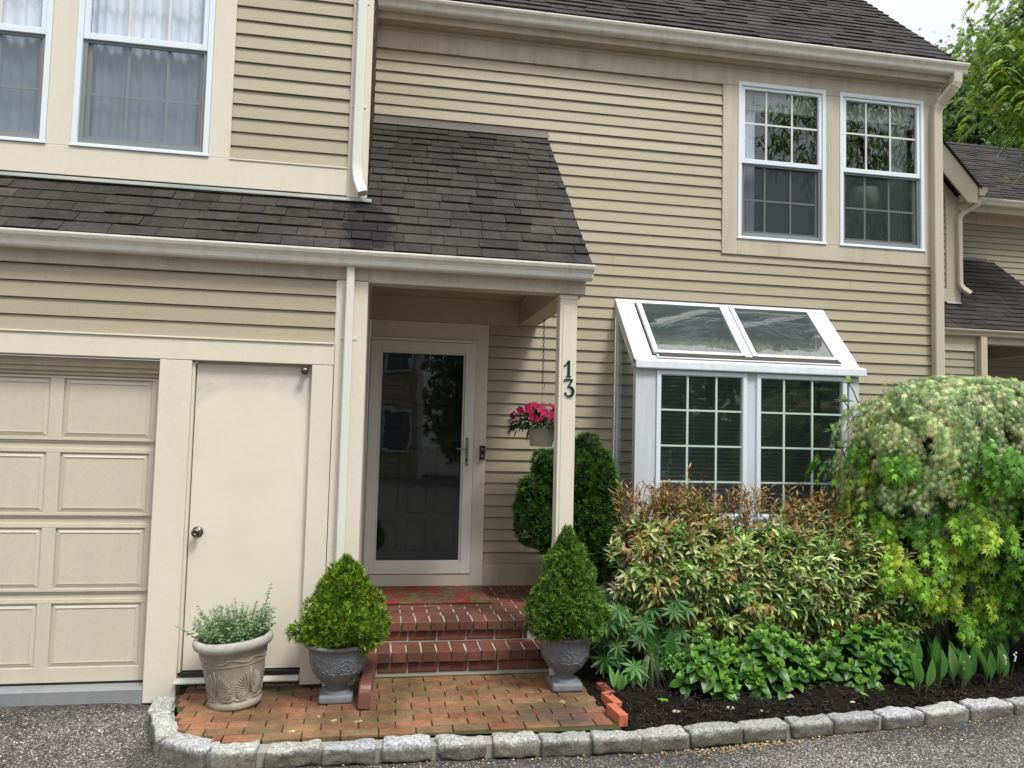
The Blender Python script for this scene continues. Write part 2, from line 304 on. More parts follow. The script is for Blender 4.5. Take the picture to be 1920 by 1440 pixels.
def shingle_mat(name, base, moss=.5, stain=None):
    m, t, p, o = mat(name); n = noise(t, 170, 3, .8); n2 = noise(t, 2.2, 5, .65); n3 = noise(t, 5, 4, .6, (1, 1, 1))
    c = mix(t, 1, attr(t), base, 'MULTIPLY'); c = mix(t, 1, c, ramp(t, n.outputs[0], .30, .70, (.45, .45, .45, 1), (1.75, 1.72, 1.7, 1)).outputs[0], 'MULTIPLY'); n0 = noise(t, 26, 4, .7); c = mix(t, .7, c, n0.outputs[0], 'OVERLAY')
    c = mix(t, ramp(t, n2.outputs[0], .35, .68).outputs[0], c, mix(t, 1, c, (1.75, 1.68, 1.62), 'MULTIPLY'))
    if moss:
        n4 = noise(t, 11, 5, .7, (.5, 2, 2)); f = ramp(t, n4.outputs[0], .62, .68); f2 = ramp(t, n3.outputs[0], .5, .6)
        f3 = mix(t, 1, f.outputs[0], f2.outputs[0], 'MULTIPLY'); f3 = mix(t, 1, f3, (moss,)*3, 'MULTIPLY'); c = mix(t, f3, c, (.07, .085, .02))
    if stain:                                            # dark wet patch where the downspout empties on the roof
        g = N(t, 'ShaderNodeTexCoord'); v = N(t, 'ShaderNodeVectorMath', operation='SUBTRACT'); v.inputs[1].default_value = stain
        sc = N(t, 'ShaderNodeVectorMath', operation='MULTIPLY'); sc.inputs[1].default_value = (3.0, 1.3, 1.3); ln = N(t, 'ShaderNodeVectorMath', operation='LENGTH')
        t.links.new(g.outputs['Object'], v.inputs[0]); t.links.new(v.outputs[0], sc.inputs[0]); t.links.new(sc.outputs[0], ln.inputs[0])
        ad = N(t, 'ShaderNodeMath', operation='ADD'); n9 = noise(t, 9, 5, .7); t.links.new(ln.outputs['Value'], ad.inputs[0]); t.links.new(n9.outputs[0], ad.inputs[1])
        f = ramp(t, ad.outputs[0], .95, 1.5, (.72, .72, .72, 1), (0, 0, 0, 1)); c = mix(t, f.outputs[0], c, (.010, .010, .011))
    t.links.new(c, p.inputs['Base Color']); p.inputs['Roughness'].default_value = .9; p.inputs['Specular IOR Level'].default_value = .18; bump(t, p, n.outputs[0], .6, .005); return m
M['shingle'] = shingle_mat('asphalt_shingle', (.028, .0268, .0255), 1, (-.10, 5.42, 3.2))
M['shingleM'] = shingle_mat('asphalt_shingle_main', (.0235, .0225, .0215), .8)
def brick_mat(name, dirt=(.05, .05, .025), amt=.5, scale=2.3, wet=0):
    m, t, p, o = mat(name); n = noise(t, 55, 4, .7); n2 = noise(t, scale, 5, .65); n3 = noise(t, 22, 3, .6)
    c = mix(t, .5, attr(t), n.outputs[0], 'OVERLAY'); c = mix(t, ramp(t, n3.outputs[0], .35, .75).outputs[0], c, mix(t, 1, c, (.72, .68, .66), 'MULTIPLY'))
    f = ramp(t, n2.outputs[0], .40, .66, (0, 0, 0, 1), (amt, amt, amt, 1)); c = mix(t, f.outputs[0], c, dirt)
    if wet:
        n5 = noise(t, 5, 5, .7); f5 = ramp(t, n5.outputs[0], .42, .62); c = mix(t, f5.outputs[0], c, mix(t, 1, c, (.62, .60, .55), 'MULTIPLY'))
        g = N(t, 'ShaderNodeTexCoord'); v = N(t, 'ShaderNodeVectorMath', operation='SUBTRACT'); v.inputs[1].default_value = (1.20, 4.60, .09); ln = N(t, 'ShaderNodeVectorMath', operation='LENGTH'); t.links.new(g.outputs['Object'], v.inputs[0]); t.links.new(v.outputs[0], ln.inputs[0])
        ad = N(t, 'ShaderNodeMath', operation='MULTIPLY_ADD'); ad.inputs[1].default_value = .35; n6 = noise(t, 7, 5, .7); t.links.new(n6.outputs[0], ad.inputs[0]); t.links.new(ln.outputs['Value'], ad.inputs[2])
        f6 = ramp(t, ad.outputs[0], .28, .48, (.8, .8, .8, 1), (0, 0, 0, 1)); c = mix(t, f6.outputs[0], c, (.045, .036, .028))
    t.links.new(c, p.inputs['Base Color']); p.inputs['Roughness'].default_value = .75; bump(t, p, n.outputs[0], .5, .004); return m
M['brick'] = brick_mat('step_brick', (.055, .034, .02), .65)
M['paver'] = brick_mat('patio_brick', (.085, .068, .028), .8, 2.6, 1)
M['kmortar'] = paint('kerb_mortar', (.30, .29, .265), .9, .4, 0, (.15, .14, .1))
M['mortar'] = paint('mortar', (.40, .365, .32), .9, .3, 0, (.2, .17, .13))
M['moss'] = paint('mossy_joint', (.055, .06, .02), .95, .4)
M['edgebrick'] = brick_mat('orange_edging_brick', (.20, .08, .05), .3)
def granite():
    m, t, p, o = mat('granite_kerb'); n = noise(t, 75, 4, .75); n2 = noise(t, 17, 5, .75); n3 = noise(t, 3.5, 4, .6)
    c = mix(t, ramp(t, n.outputs[0], .36, .60).outputs[0], (.13, .135, .135), (.54, .56, .56)); c = mix(t, .35, c, n2.outputs[0], 'OVERLAY')
    c = mix(t, ramp(t, n3.outputs[0], .55, .75, (0, 0, 0, 1), (.5, .5, .5, 1)).outputs[0], c, (.30, .22, .14))
    geo = N(t, 'ShaderNodeTexCoord'); sp = N(t, 'ShaderNodeSeparateXYZ'); t.links.new(geo.outputs['Object'], sp.inputs[0])   # darker and browner towards the bottom
    ad = N(t, 'ShaderNodeMath', operation='MULTIPLY_ADD'); ad.inputs[1].default_value = .06; t.links.new(n2.outputs[0], ad.inputs[0]); t.links.new(sp.outputs[2], ad.inputs[2])
    f = ramp(t, ad.outputs[0], .088, .112, (.78, .78, .78, 1), (0, 0, 0, 1)); c = mix(t, f.outputs[0], c, (.085, .08, .05)); c = mix(t, 1, c, attr(t), 'MULTIPLY')
    t.links.new(c, p.inputs['Base Color']); p.inputs['Roughness'].default_value = .8; bump(t, p, n2.outputs[0], .9, .015); return m
M['granite'] = granite()
def asphalt():
    m, t, p, o = mat('chip_seal_asphalt'); c0 = N(t, 'ShaderNodeTexCoord'); v = N(t, 'ShaderNodeTexVoronoi'); v.inputs['Scale'].default_value = 95; t.links.new(c0.outputs['Object'], v.inputs['Vector'])
    n2 = noise(t, 1.6, 5, .65); h = N(t, 'ShaderNodeSeparateColor'); t.links.new(v.outputs['Color'], h.inputs[0])
    r = ramp(t, h.outputs[0], .0, .9, (.07, .066, .06, 1), (.38, .355, .32, 1)); e = r.color_ramp.elements.new(.45); e.color = (.14, .13, .117, 1)
    r_o = r; d = ramp(t, v.outputs['Distance'], .25, .55, (1, 1, 1, 1), (.28, .28, .28, 1)); c = mix(t, 1, r.outputs[0], d.outputs[0], 'MULTIPLY')
    f = ramp(t, n2.outputs[0], .45, .68, (0, 0, 0, 1), (.7, .7, .7, 1)); c = mix(t, f.outputs[0], c, mix(t, 1, c, (.35, .34, .33), 'MULTIPLY')); c = mix(t, 1, c, attr(t), 'MULTIPLY')
    t.links.new(c, p.inputs['Base Color']); p.inputs['Roughness'].default_value = .8; bump(t, p, v.outputs['Distance'], -.7, .006); return m
M['asphalt'] = asphalt()
M['chips'] = paint('gravel_chips', (1, 1, 1), .7, .05)
def soil():
    m, t, p, o = mat('dark_mulch'); n = noise(t, 45, 6, .75, (1, 1, 1), dist=1.2); n2 = noise(t, 90, 2, .5)
    c = mix(t, ramp(t, n.outputs[0], .35, .7).outputs[0], (.005, .004, .0035), (.022, .015, .011)); c = mix(t, ramp(t, n2.outputs[0], .72, .76).outputs[0], c, (.35, .32, .27))
    t.links.new(c, p.inputs['Base Color']); p.inputs['Roughness'].default_value = .95; p.inputs['Specular IOR Level'].default_value = .15; bump(t, p, n.outputs[0], .9, .02); return m
M['soil'] = soil()
def leaf_mat(name, rough=.45, trans=.35, spec=.5):
    m, t, p, o = mat(name); a = attr(t); n = noise(t, 90, 2, .5); c = mix(t, .25, a, n.outputs[0], 'OVERLAY')
    t.links.new(c, p.inputs['Base Color']); p.inputs['Roughness'].default_value = rough; p.inputs['Specular IOR Level'].default_value = spec
    tl = N(t, 'ShaderNodeBsdfTranslucent'); t.links.new(mix(t, 1, c, (1.25, 1.35, .6), 'MULTIPLY'), tl.inputs[0])
    ms = N(t, 'ShaderNodeMixShader'); ms.inputs[0].default_value = trans; t.links.new(p.outputs[0], ms.inputs[1]); t.links.new(tl.outputs[0], ms.inputs[2]); t.links.new(ms.outputs[0], o.inputs[0]); return m
M['leaf'] = leaf_mat('leaves'); M['leafg'] = leaf_mat('glossy_leaves', .38, .22, .42); M['needle'] = leaf_mat('spruce_needles', .6, .25, .3); M['petal'] = leaf_mat('petals', .55, .3, .3)
M['chipmulch'] = paint('mulch_chips', (1, 1, 1), .9, .1)
def stone(name, c0, c1):
    m, t, p, o = mat(name); n = noise(t, 4.5, 6, .7); n2 = noise(t, 80, 3, .6)
    c = mix(t, ramp(t, n.outputs[0], .35, .68).outputs[0], c0, c1); c = mix(t, .3, c, n2.outputs[0], 'OVERLAY'); c = mix(t, 1, c, attr(t), 'MULTIPLY')
    t.links.new(c, p.inputs['Base Color']); p.inputs['Roughness'].default_value = .7; bump(t, p, n2.outputs[0], .3, .003); return m
M['urn'] = stone('grey_urn', (.125, .137, .152), (.185, .197, .212)); M['tanpot'] = stone('tan_pot', (.20, .175, .135), (.36, .325, .27)); M['potrim'] = stone('pot_rim', (.27, .255, .225), (.46, .44, .40))
def mat_rug():
    m, t, p, o = mat('floral_doormat'); c0 = N(t, 'ShaderNodeTexCoord'); mp_ = N(t, 'ShaderNodeMapping'); mp_.inputs['Scale'].default_value = (1, 1, 1)
    v = N(t, 'ShaderNodeTexVoronoi'); v.inputs['Scale'].default_value = 5.6; t.links.new(c0.outputs['Object'], mp_.inputs[0]); n = noise(t, 14, 3, .6)
    vm = N(t, 'ShaderNodeVectorMath', operation='SCALE'); vm.inputs['Scale'].default_value = .10; t.links.new(n.outputs['Color'], vm.inputs[0]); va = N(t, 'ShaderNodeVectorMath'); t.links.new(mp_.outputs[0], va.inputs[0]); t.links.new(vm.outputs[0], va.inputs[1]); t.links.new(va.outputs[0], v.inputs['Vector'])
    n2 = noise(t, 30, 3, .6, (1, .5, 1)); base = mix(t, ramp(t, n2.outputs[0], .4, .6).outputs[0], (.10, .055, .03), (.16, .11, .06))
    c = mix(t, ramp(t, v.outputs['Distance'], .44, .52, (1, 1, 1, 1), (0, 0, 0, 1)).outputs[0], base, (.24, .026, .024)); n3 = noise(t, 60, 2, .5)
    d = mix(t, 1, ramp(t, v.outputs['Distance'], .10, .17, (1, 1, 1, 1), (0, 0, 0, 1)).outputs[0], ramp(t, n3.outputs[0], .5, .6).outputs[0], 'MULTIPLY'); c = mix(t, d, c, (.5, .3, .26))
    t.links.new(c, p.inputs['Base Color']); p.inputs['Roughness'].default_value = .95; bump(t, p, n3.outputs[0], .6, .004); return m
M['rug'] = mat_rug()

# ------------------------------------------------------------------ generic pieces
def siding(name, mt, parent, x0, x1, ztop, zbot, s, Y, holes=(), t_=.015, axis='X', flip=1):
    """lapped boards on the plane Y (or X when axis is 'Y'); holes = (x0,x1,z0,z1)"""
    mb = MB(); k = 0; z1 = ztop
    P = (lambda a, d, z: (a, Y-d, z)) if axis == 'X' else (lambda a, d, z: (Y+flip*d, a, z))
    wob = lambda x, z: .0017*mnoise.noise(Vector((x*1.1, z*6.3, 3.3)))
    while z1 > zbot+.004:
        z0 = z1-s; zc = max(z0, zbot); tk = t_*rnd.uniform(.86, 1.16); sh = 1+rnd.uniform(-.04, .04); jx = x0+rnd.uniform(.6, 9); col = (sh, sh*(1+rnd.uniform(-.01, .01)), sh*(1+rnd.uniform(-.015, .015)))
        br = sorted({zc, z1, *[h[2] for h in holes if zc < h[2] < z1], *[h[3] for h in holes if zc < h[3] < z1]})
        for a, b in zip(br[:-1], br[1:]):
            mid = (a+b)/2; iv = [(x0, x1)]
            for h in holes:
                if h[2] < mid < h[3]:
                    nv = []
                    for p, q in iv:
                        if h[1] <= p or h[0] >= q: nv.append((p, q))
                        else:
                            if h[0] > p: nv.append((p, h[0]))
                            if h[1] < q: nv.append((h[1], q))
                    iv = nv
            top = b == z1; bot = a == zc; gt = .0048 if top else 0
            for p, q in iv:
                cuts = [p]+[c for c in [x0+.45*i for i in range(1, int((x1-x0)/.45)+1)] if p+.01 < c < q-.01]+[q]
                if p+.25 < jx < q-.25: cuts = sorted(cuts+[jx-.0012, jx+.0012])
                n = len(cuts); vs = []; cs = []
                for x in cuts:
                    za = a+(wob(x, zc) if bot else 0); zb = b+(wob(x, z1) if top else 0)-gt; yy = .8*wob(x+7, a*.5)
                    vs += [P(x, tk*(z1-a)/s+yy, za), P(x, tk*(z1-b+gt)/s+yy, zb)]
                fs = [(2*i, 2*i+2, 2*i+3, 2*i+1) for i in range(n-1)]; mb.add(vs, fs, col)
                if top:
                    v2 = []
                    for i, x in enumerate(cuts):
                        zb = b+wob(x, z1); v2 += [vs[2*i+1], P(x, -.012, zb-gt), P(x, -.012, zb), P(x, .001, zb)]
                    mb.add(v2, [f for i in range(n-1) for f in ((4*i, 4*i+4, 4*i+5, 4*i+1), (4*i+1, 4*i+5, 4*i+6, 4*i+2), (4*i+2, 4*i+6, 4*i+7, 4*i+3))], (.62, .57, .52))  # lap shadow painted in: groove faces get a darker colour
                if bot:
                    v2 = []
                    for i, x in enumerate(cuts): v2 += [P(x, 0, a+wob(x, zc)), vs[2*i]]
                    mb.add(v2, [(2*i, 2*i+2, 2*i+3, 2*i+1) for i in range(n-1)], col)
                if p+.25 < jx < q-.25: mb.add([P(jx-.0013, tk*(z1-a)/s+.0012, a), P(jx+.0013, tk*(z1-a)/s+.0012, a), P(jx+.0013, tk*(z1-b)/s+.0012, b), P(jx-.0013, tk*(z1-b)/s+.0012, b)], [(0, 1, 2, 3)], (.6, .57, .54))
        z1 = z0
    return mb.build(name, mt, parent)
def shingles(name, mt, parent, P0, U, V, W, H, ur=None, expo=.14, seed=1, wmin=.12, wmax=.30):
    r = random.Random(seed); P0, U, V = Vector(P0), Vector(U).normalized(), Vector(V).normalized(); Nn = U.cross(V).normalized()
    mb = MB(); v = 0; k = 0
    while v < H:
        v1 = min(v+expo, H); a, b = ur(v+.02) if ur else (0, W); x = a - r.random()*.2
        lift = .010; wob = [r.uniform(-.004, .004) for _ in range(3)]
        while x < b:
            wd = r.uniform(wmin, wmax); xa, xb = max(x, a), min(x+wd, b)-.004; x += wd
            if xb-xa < .01: continue
            th = lift + (.007 if r.random() < .45 else 0); g = r.choice([.8, .9, 1, 1, 1.08, 1.2])*r.uniform(.93, 1.07); col = (g, g*r.uniform(.98, 1.01), g*r.uniform(.97, 1.02))
            dv = r.uniform(-.004, .004); 
            A = P0+U*xa+V*(v+dv); B = P0+U*xb+V*(v+dv); Cc = P0+U*xb+V*(v1+.02); D = P0+U*xa+V*(v1+.02)
            mb.add([A+Nn*th, B+Nn*th, Cc+Nn*.001, D+Nn*.001, A, B], [(0, 1, 2, 3), (4, 5, 1, 0), (4, 0, 3), (5, 2, 1)], col)
        v = v1; k += 1
    if ur is None:
        a, b, c, d = P0-Nn*.02, P0+U*W-Nn*.02, P0+U*W+V*H-Nn*.02, P0+V*H-Nn*.02
        mb.add([a, b, c, d, a+Nn*.018, b+Nn*.018, c+Nn*.018, d+Nn*.018], [(3, 2, 1, 0), (4, 5, 6, 7), (0, 1, 5, 4), (1, 2, 6, 5), (3, 0, 4, 7)], (.6, .6, .6))
    return mb.build(name, mt, parent)
GP = [(0,0),(-.072,0),(-.082,.012),(-.088,.038),(-.100,.055),(-.116,.066),(-.124,.084),(-.124,.096),(-.112,.098),(-.112,.092),(-.118,.088),(-.113,.072),(-.097,.060),(-.083,.042),(-.077,.016),(-.070,.005),(-.004,.005),(-.004,.098),(0,.098)]
def gutter(name, mt, parent, x0, x1, yback, zbot, axis='X', sgn=1):
    mb = MB(); pts = [(yback+a*sgn, zbot+b) for a, b in GP]
    mb.prism(pts, x0, x1, 'X')
    for xe in (x0, x1):     # end caps
        cap = [(yback+a*sgn, zbot+b) for a, b in GP[:9]]+[(yback, zbot+.096)]
        mb.prism(cap, xe-.003, xe+.003, 'X')
    x = x0+1.1
    while x < x1-.3:        # hanger straps and joint seams
        mb.box(x, x+.018, yback-.121, yback-.004, zbot+.090, zbot+.0945); x += .8
    x = x0+.9
    while x < x1:
        mb.prism([(yback+a*1.02*sgn-.0006, zbot+b*1.0-.0008) for a, b in GP[:9]]+[(yback-.1, zbot+.05)], x, x+.006, 'X'); x += 2.3
    o = mb.build(name, mt, parent, bevel=.0015, seg=1); return o
def dprof(wd, dp):
    h, d = wd/2, dp/2; n = 5; pr = []
    for k in range(n*2+1): pr.append((-h+.006+(wd-.012)*k/(n*2), -d - (.003 if k % 2 else 0)))
    return pr+[(h, -d+.006), (h, d), (-h, d), (-h, -d+.006)]
def arc_path(pts, rad, n=6):
    P = [Vector(p) for p in pts]; out_ = [P[0]]
    for i in range(1, len(P)-1):
        a, b, c = P[i-1], P[i], P[i+1]; r = min(rad, (a-b).length*.48, (c-b).length*.48)
        s_, e_ = b+(a-b).normalized()*r, b+(c-b).normalized()*r
        for k in range(n+1):
            t_ = k/n; out_.append(s_*(1-t_)**2 + b*2*t_*(1-t_) + e_*t_*t_)
    return out_+[P[-1]]
def spout(name, mt, parent, pts, wd=.067, dp=.055, rad=.09, crimp=True):
    P = arc_path(pts, rad); sc = []
    for i, p in enumerate(P):
        a = P[max(0, i-1)]; b = P[min(len(P)-1, i+1)]; t_ = (b-a).normalized()
        sc.append(1.06 if (crimp and abs(t_.z) < .97 and i % 2) else 1)
    return MB().sweep(P, dprof(wd, dp), sc, (0, 1, 0)).build(name, mt, parent, bevel=.002, seg=1)
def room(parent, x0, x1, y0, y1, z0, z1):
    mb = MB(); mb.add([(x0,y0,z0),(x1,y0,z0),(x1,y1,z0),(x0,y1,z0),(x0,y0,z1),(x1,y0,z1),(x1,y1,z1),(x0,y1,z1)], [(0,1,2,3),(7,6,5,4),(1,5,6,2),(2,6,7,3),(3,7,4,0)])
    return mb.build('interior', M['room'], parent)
def ring(mb, x0, x1, z0, z1, wd, ya, yb, wb=None, wt=None):
    wb = wb or wd; wt = wt or wd
    mb.box(x0, x0+wd, ya, yb, z0, z1); mb.box(x1-wd, x1, ya, yb, z0, z1)
    mb.box(x0+wd, x1-wd, ya, yb, z0, z0+wb); mb.box(x0+wd, x1-wd, ya, yb, z1-wt, z1)
def pane(name, mt, parent, x0, x1, y, z0, z1):
    return MB().add([(x0, y, z0), (x1, y, z0), (x1, y, z1), (x0, y, z1)], [(0, 1, 2, 3)]).build(name, mt, parent)
def sash_window(parent, x0, x1, z0, z1, Y, zm, vx, zu, zl, curtain=True, munt_lower='muntin'):
    """double hung window: frame, upper sash, lower sash (set back), muntin grids, panes, insect screen"""
    f = MB(); ring(f, x0, x1, z0, z1, .038, Y-.030, Y+.07, .022, .040)
    f.box(x0-.008, x1+.008, Y-.036, Y-.0302, z0-.006, z0+.012)
    W = f.build('window', M['wframe'], parent, bevel=.003)
    u = MB(); ring(u, x0+.039, x1-.039, zm, z1-.041, .036, Y-.018, Y+.016, .046, .030); u.build('upper_sash', M['wframe'], W, bevel=.003)
    l = MB(); ring(l, x0+.039, x1-.039, z0+.024, zm-.002, .028, Y-.002, Y+.014, .040, .018); l.build('screen_frame', M['sash2'], W, bevel=.002)
    l = MB(); ring(l, x0+.055, x1-.055, z0+.05, zm+.035, .034, Y+.022, Y+.052, .04, .034); l.build('lower_sash', M['muntin'], W, bevel=.002)
    g = MB(); a, b = x0+.072, x1-.072
    for v in vx: g.box(v-.009, v+.009, Y+.000, Y+.012, zm+.04, z1-.07)
    g.box(a, b, Y+.0015, Y+.0105, zu-.009, zu+.009); g.build('muntin', M['muntin'], W)
    g = MB()
    for v in vx: g.box(v-.009, v+.009, Y+.026, Y+.036, z0+.09, zm)
    g.box(x0+.09, x1-.09, Y+.0275, Y+.0345, zl-.009, zl+.009); g.build('muntin', M[munt_lower], W)
    pane('pane', M['glass'], W, a, b, Y+.006, zm+.04, z1-.068)
    pane('pane', M['glass'], W, x0+.085, x1-.085, Y+.040, z0+.085, zm+.006)
    pane('insect_screen', M['screen'] if curtain else M['screenD'], W, x0+.066, x1-.066, Y+.006, z0+.062, zm-.018)
    if curtain:
        mb = MB(); n = 90; vs = []
        for i in range(n+1):
            x = x0+.05+(x1-x0-.1)*i/n; y = Y+.085+.008*math.sin(i*.9)+.008*math.sin(i*.37+1)
            vs += [(x, y, z0+.04), (x, y, z1-.04)]
        mb.add(vs, [(2*i, 2*i+2, 2*i+3, 2*i+1) for i in range(n)]); mb.build('curtain', M['curtain'], W, smooth=True)
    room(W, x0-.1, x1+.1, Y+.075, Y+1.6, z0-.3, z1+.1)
    return W

# ================================================================== THE HOUSE
G, U_, W_ = 5.30, 5.74, 7.00
house = thing('townhouse', (1.5, 7, 0), 'two storey taupe clapboard townhouse with cream trim, garage, porch and house number 13', 'house')
H = house
# ---- garage level front wall (plane G)
siding('wall', M['siding'], H, -3.6, -.304, 2.795, 2.356, .1093, G)
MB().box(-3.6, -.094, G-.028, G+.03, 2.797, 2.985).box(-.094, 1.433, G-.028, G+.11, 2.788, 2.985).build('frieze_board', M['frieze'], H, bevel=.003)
MB().box(-3.6, -.302, G-.024, G+.12, 2.214, 2.352).box(-3.6, -.306, G-.034, G+.02, 2.3525, 2.364).build('header_board', M['trim'], H, bevel=.003)
bx('corner_board', M['trim'], H, -.300, -.094, G-.022, G+.05, .10, 2.7945)
MB().box(-1.402, -1.2045, G-.022, G+.10, .03, 2.2125).build('door_post', M['trim'], H, bevel=.004)
MB().box(-.444, -.3045, G-.022, G+.08, .115, 2.2125).build('door_casing', M['trim'], H, bevel=.004)
MB().box(-1.204, -1.188, G+.0, G+.10, .15, 2.20).box(-1.188, -.444, G+.035, G+.08, 2.203, 2.2125).build('door_frame', M['trim'], H, bevel=.002)
sd_ = MB().box(-1.182, -.448, G+.026, G+.066, .212, 2.200).build('side_door', M['door'], H, bevel=.003)
MB().box(-1.188, -.446, G+.05, G+.10, .17, 2.205).build('door_gap', M['black'], sd_)
kn = MB(); kn.lathe([(0,0),(.034,0),(.036,.004),(.030,.008),(.014,.012),(.013,.03),(.022,.036),(.0285,.048),(.028,.06),(.020,.068),(.010,.070),(.009,.067),(0,.067)], (0,0,0), 28)
M['bronze'] = M['metal'].copy(); M['bronze'].node_tree.nodes['Principled BSDF'].inputs['Base Color'].default_value = (.15, .13, .105, 1)
ko = kn.build('door_knob', M['bronze'], None, smooth=True); ko.rotation_euler = (R_(90), 0, 0); ko.location = (-1.128, G+.026, 1.097); ko.parent = sd_
cl_ = MB().lathe([(0,0),(.02,0),(.022,.01),(.016,.02),(.02,.03),(.026,.045),(.02,.06),(0,.063)], (0,0,0), 20).build('sensor_light', M['bronze'], None, smooth=True)
cl_.rotation_euler = (R_(100), R_(20), 0); cl_.location = (-.487, G+.012, 2.175); cl_.parent = sd_
MB().prism([(G-.055, .150),(G-.055, .160),(G+.03, .185),(G+.03, .150)], -1.215, -.448, 'X').build('door_sill', M['sill'], H, bevel=.002)
MB().box(-1.20, -.45, G-.01, G+.02, .186, .208).build('door_sweep', M['black'], H)
# garage door
def garage_door():
    Yg = G+.085; root = MB().box(-3.7, -1.4, Yg+.016, Yg+.05, .14, 2.16).build('garage_door', M['garage'], H)
    rows = [(2.088, 1.672), (1.610, 1.190), (1.128, .708), (.650, .142)]
    cols = [(-3.40, -2.84), (-2.72, -2.085), (-2.003, -1.468)]
    for k, (zt, zb) in enumerate(rows):
        s = MB(); pt = zt-.016; pb = zb+.020 if k < 3 else zb+.093
        cs = [(-3.66, -2.80)] + [(a, b) for a, b in cols[1:]]
        xs = [-3.66, -3.45, -2.85, -2.722, -2.085, -2.003, -1.468, -1.405]
        # stiles and rails
        s.box(-3.66, -1.405, Yg-.0005, Yg+.016, pt, zt); s.box(-3.66, -1.405, Yg-.0005, Yg+.016, zb, pb)
        s.box(-3.66, -1.405, Yg+.006, Yg+.016, zt+.0005, zt+.012); s.box(-3.66, -1.405, Yg+.009, Yg+.016, zb-.014, zb-.0005)
        for a, b in ((-3.66, -3.45), (-2.85, -2.722), (-2.085, -2.003), (-1.468, -1.405)): s.box(a, b, Yg, Yg+.0165, pb, pt)
        sec = s.build('section', M['garage'], root, bevel=.002)
        for a, b in ((-3.45, -2.85), (-2.722, -2.085), (-2.003, -1.468)):
            m_ = MB(); e = .030
            o_ = [(a, Yg+.015, pb), (b, Yg+.015, pb), (b, Yg+.015, pt), (a, Yg+.015, pt)]
            i_ = [(a+e, Yg+.002, pb+e), (b-e, Yg+.002, pb+e), (b-e, Yg+.002, pt-e), (a+e, Yg+.002, pt-e)]
            j_ = [(a+e, Yg+.007, pb+e), (b-e, Yg+.007, pb+e), (b-e, Yg+.007, pt-e), (a+e, Yg+.007, pt-e)]
            m_.add(o_+i_, [(0,1,5,4),(1,2,6,5),(2,3,7,6),(3,0,4,7)]); m_.add(i_+j_, [(0,1,5,4),(1,2,6,5),(2,3,7,6),(3,0,4,7),(4,5,6,7)])
            m_.build('panel', M['garage'], sec)
    MB().box(-3.6, -1.404, Yg-.012, Yg-.001, 2.095, 2.155).box(-3.6, -1.404, Yg-.03, Yg-.0125, 2.12, 2.1555).box(-3.6, -1.404, Yg-.045, Yg-.0305, 2.15, 2.205).build('stop_moulding', M['soffit'], H, bevel=.002)
    MB().box(-3.6, -1.404, Yg+.0, Yg+.03, .128, .141).build('bottom_seal', M['black'], root)
garage_door()
MB().prism([(G-.02, -.05),(G-.02, .115),(G+.02, .127),(G+.4, .127),(G+.4, -.05)], -3.7, -1.404, 'X').build('garage_threshold', M['concrete'], H)
bx('concrete_base', M['concrete'], H, -1.40, -.1, G+.13, G+.2, -.1, .148)
# ---- porch
bx('porch_side_wall', M['trim'], H, -.30, -.0925, G+.0505, W_-.026, .05, 2.99)
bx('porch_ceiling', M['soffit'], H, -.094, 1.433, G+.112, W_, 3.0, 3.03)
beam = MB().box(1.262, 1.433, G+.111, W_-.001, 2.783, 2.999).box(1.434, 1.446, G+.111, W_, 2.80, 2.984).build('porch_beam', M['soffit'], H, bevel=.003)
MB().box(-.093, 1.2615, W_-.05, W_-.002, 2.776, 2.985).box(-.093, 1.2615, W_-.064, W_-.0502, 2.965, 2.999).box(1.246, 1.2615, G+.13, W_-.066, 2.966, 2.999).box(-.093, 1.246, G+.1115, G+.125, 2.966, 2.999).build('ceiling_trim', M['soffit'], H, bevel=.003)
post = MB().box(1.256, 1.382, G+.0, G+.112, .09, 2.787).build('porch_post', M['trim'], H, bevel=.004)
MB().box(1.278, 1.360, G-.0055, G-.0005, .2, 2.7).build('post_face', M['trim'], post, bevel=.002)
MB().box(1.250, 1.388, G-.006, G+.118, 2.755, 2.7865).build('post_cap', M['trim'], post, bevel=.003)
def stroke(pts, ws, y0, y1):     # flat calligraphic stroke -> solid
    mb = MB(); P = [Vector((p[0], 0, p[1])) for p in pts]; Lf, Rt = [], []
    for i, p in enumerate(P):
        t_ = (P[min(i+1, len(P)-1)]-P[max(i-1, 0)]).normalized(); n = Vector((-t_.z, 0, t_.x)); Lf.append(p+n*ws[i]); Rt.append(p-n*ws[i])
    vs = [(q.x, y, q.z) for y in (y0, y1) for q in Lf+Rt]; n = len(P); m2 = 2*n; fs = []
    for i in range(n-1):
        fs += [(i, n+i, n+i+1, i+1), (m2+i, m2+i+1, m2+n+i+1, m2+n+i), (i, i+1, m2+i+1, m2+i), (n+i, m2+n+i, m2+n+i+1, n+i+1)]
    fs += [(0, m2, m2+n, n), (n-1, 2*n-1, m2+2*n-1, m2+n-1)]; mb.add(vs, fs); return mb
yF = G-.0145
one = MB(); one.box(1.3165, 1.3335, yF, yF+.0085, 2.20, 2.313); one.box(1.307, 1.343, yF+.001, yF+.0083, 2.195, 2.202)
s1 = stroke([(1.326, 2.3125), (1.312, 2.295), (1.300, 2.279), (1.292, 2.272)], [.003, .004, .004, .005], yF+.0005, yF+.0082); one.add(s1.v, s1.f); one.build('house_number', M['black'], post)
th = MB(); cz = 2.1155
for seg_ in ([(1.296, 2.176), (1.315, 2.176), (1.354, 2.176)], [(1.354, 2.174), (1.338, 2.152), (1.324, 2.134)],):
    q = stroke(seg_, [.0045, .0045, .0045], yF, yF+.008); th.add(q.v, q.f)
q = stroke([(1.298, 2.180), (1.295, 2.172), (1.2925, 2.160)], [.003, .003, .003], yF+.0006, yF+.0077); th.add(q.v, q.f)
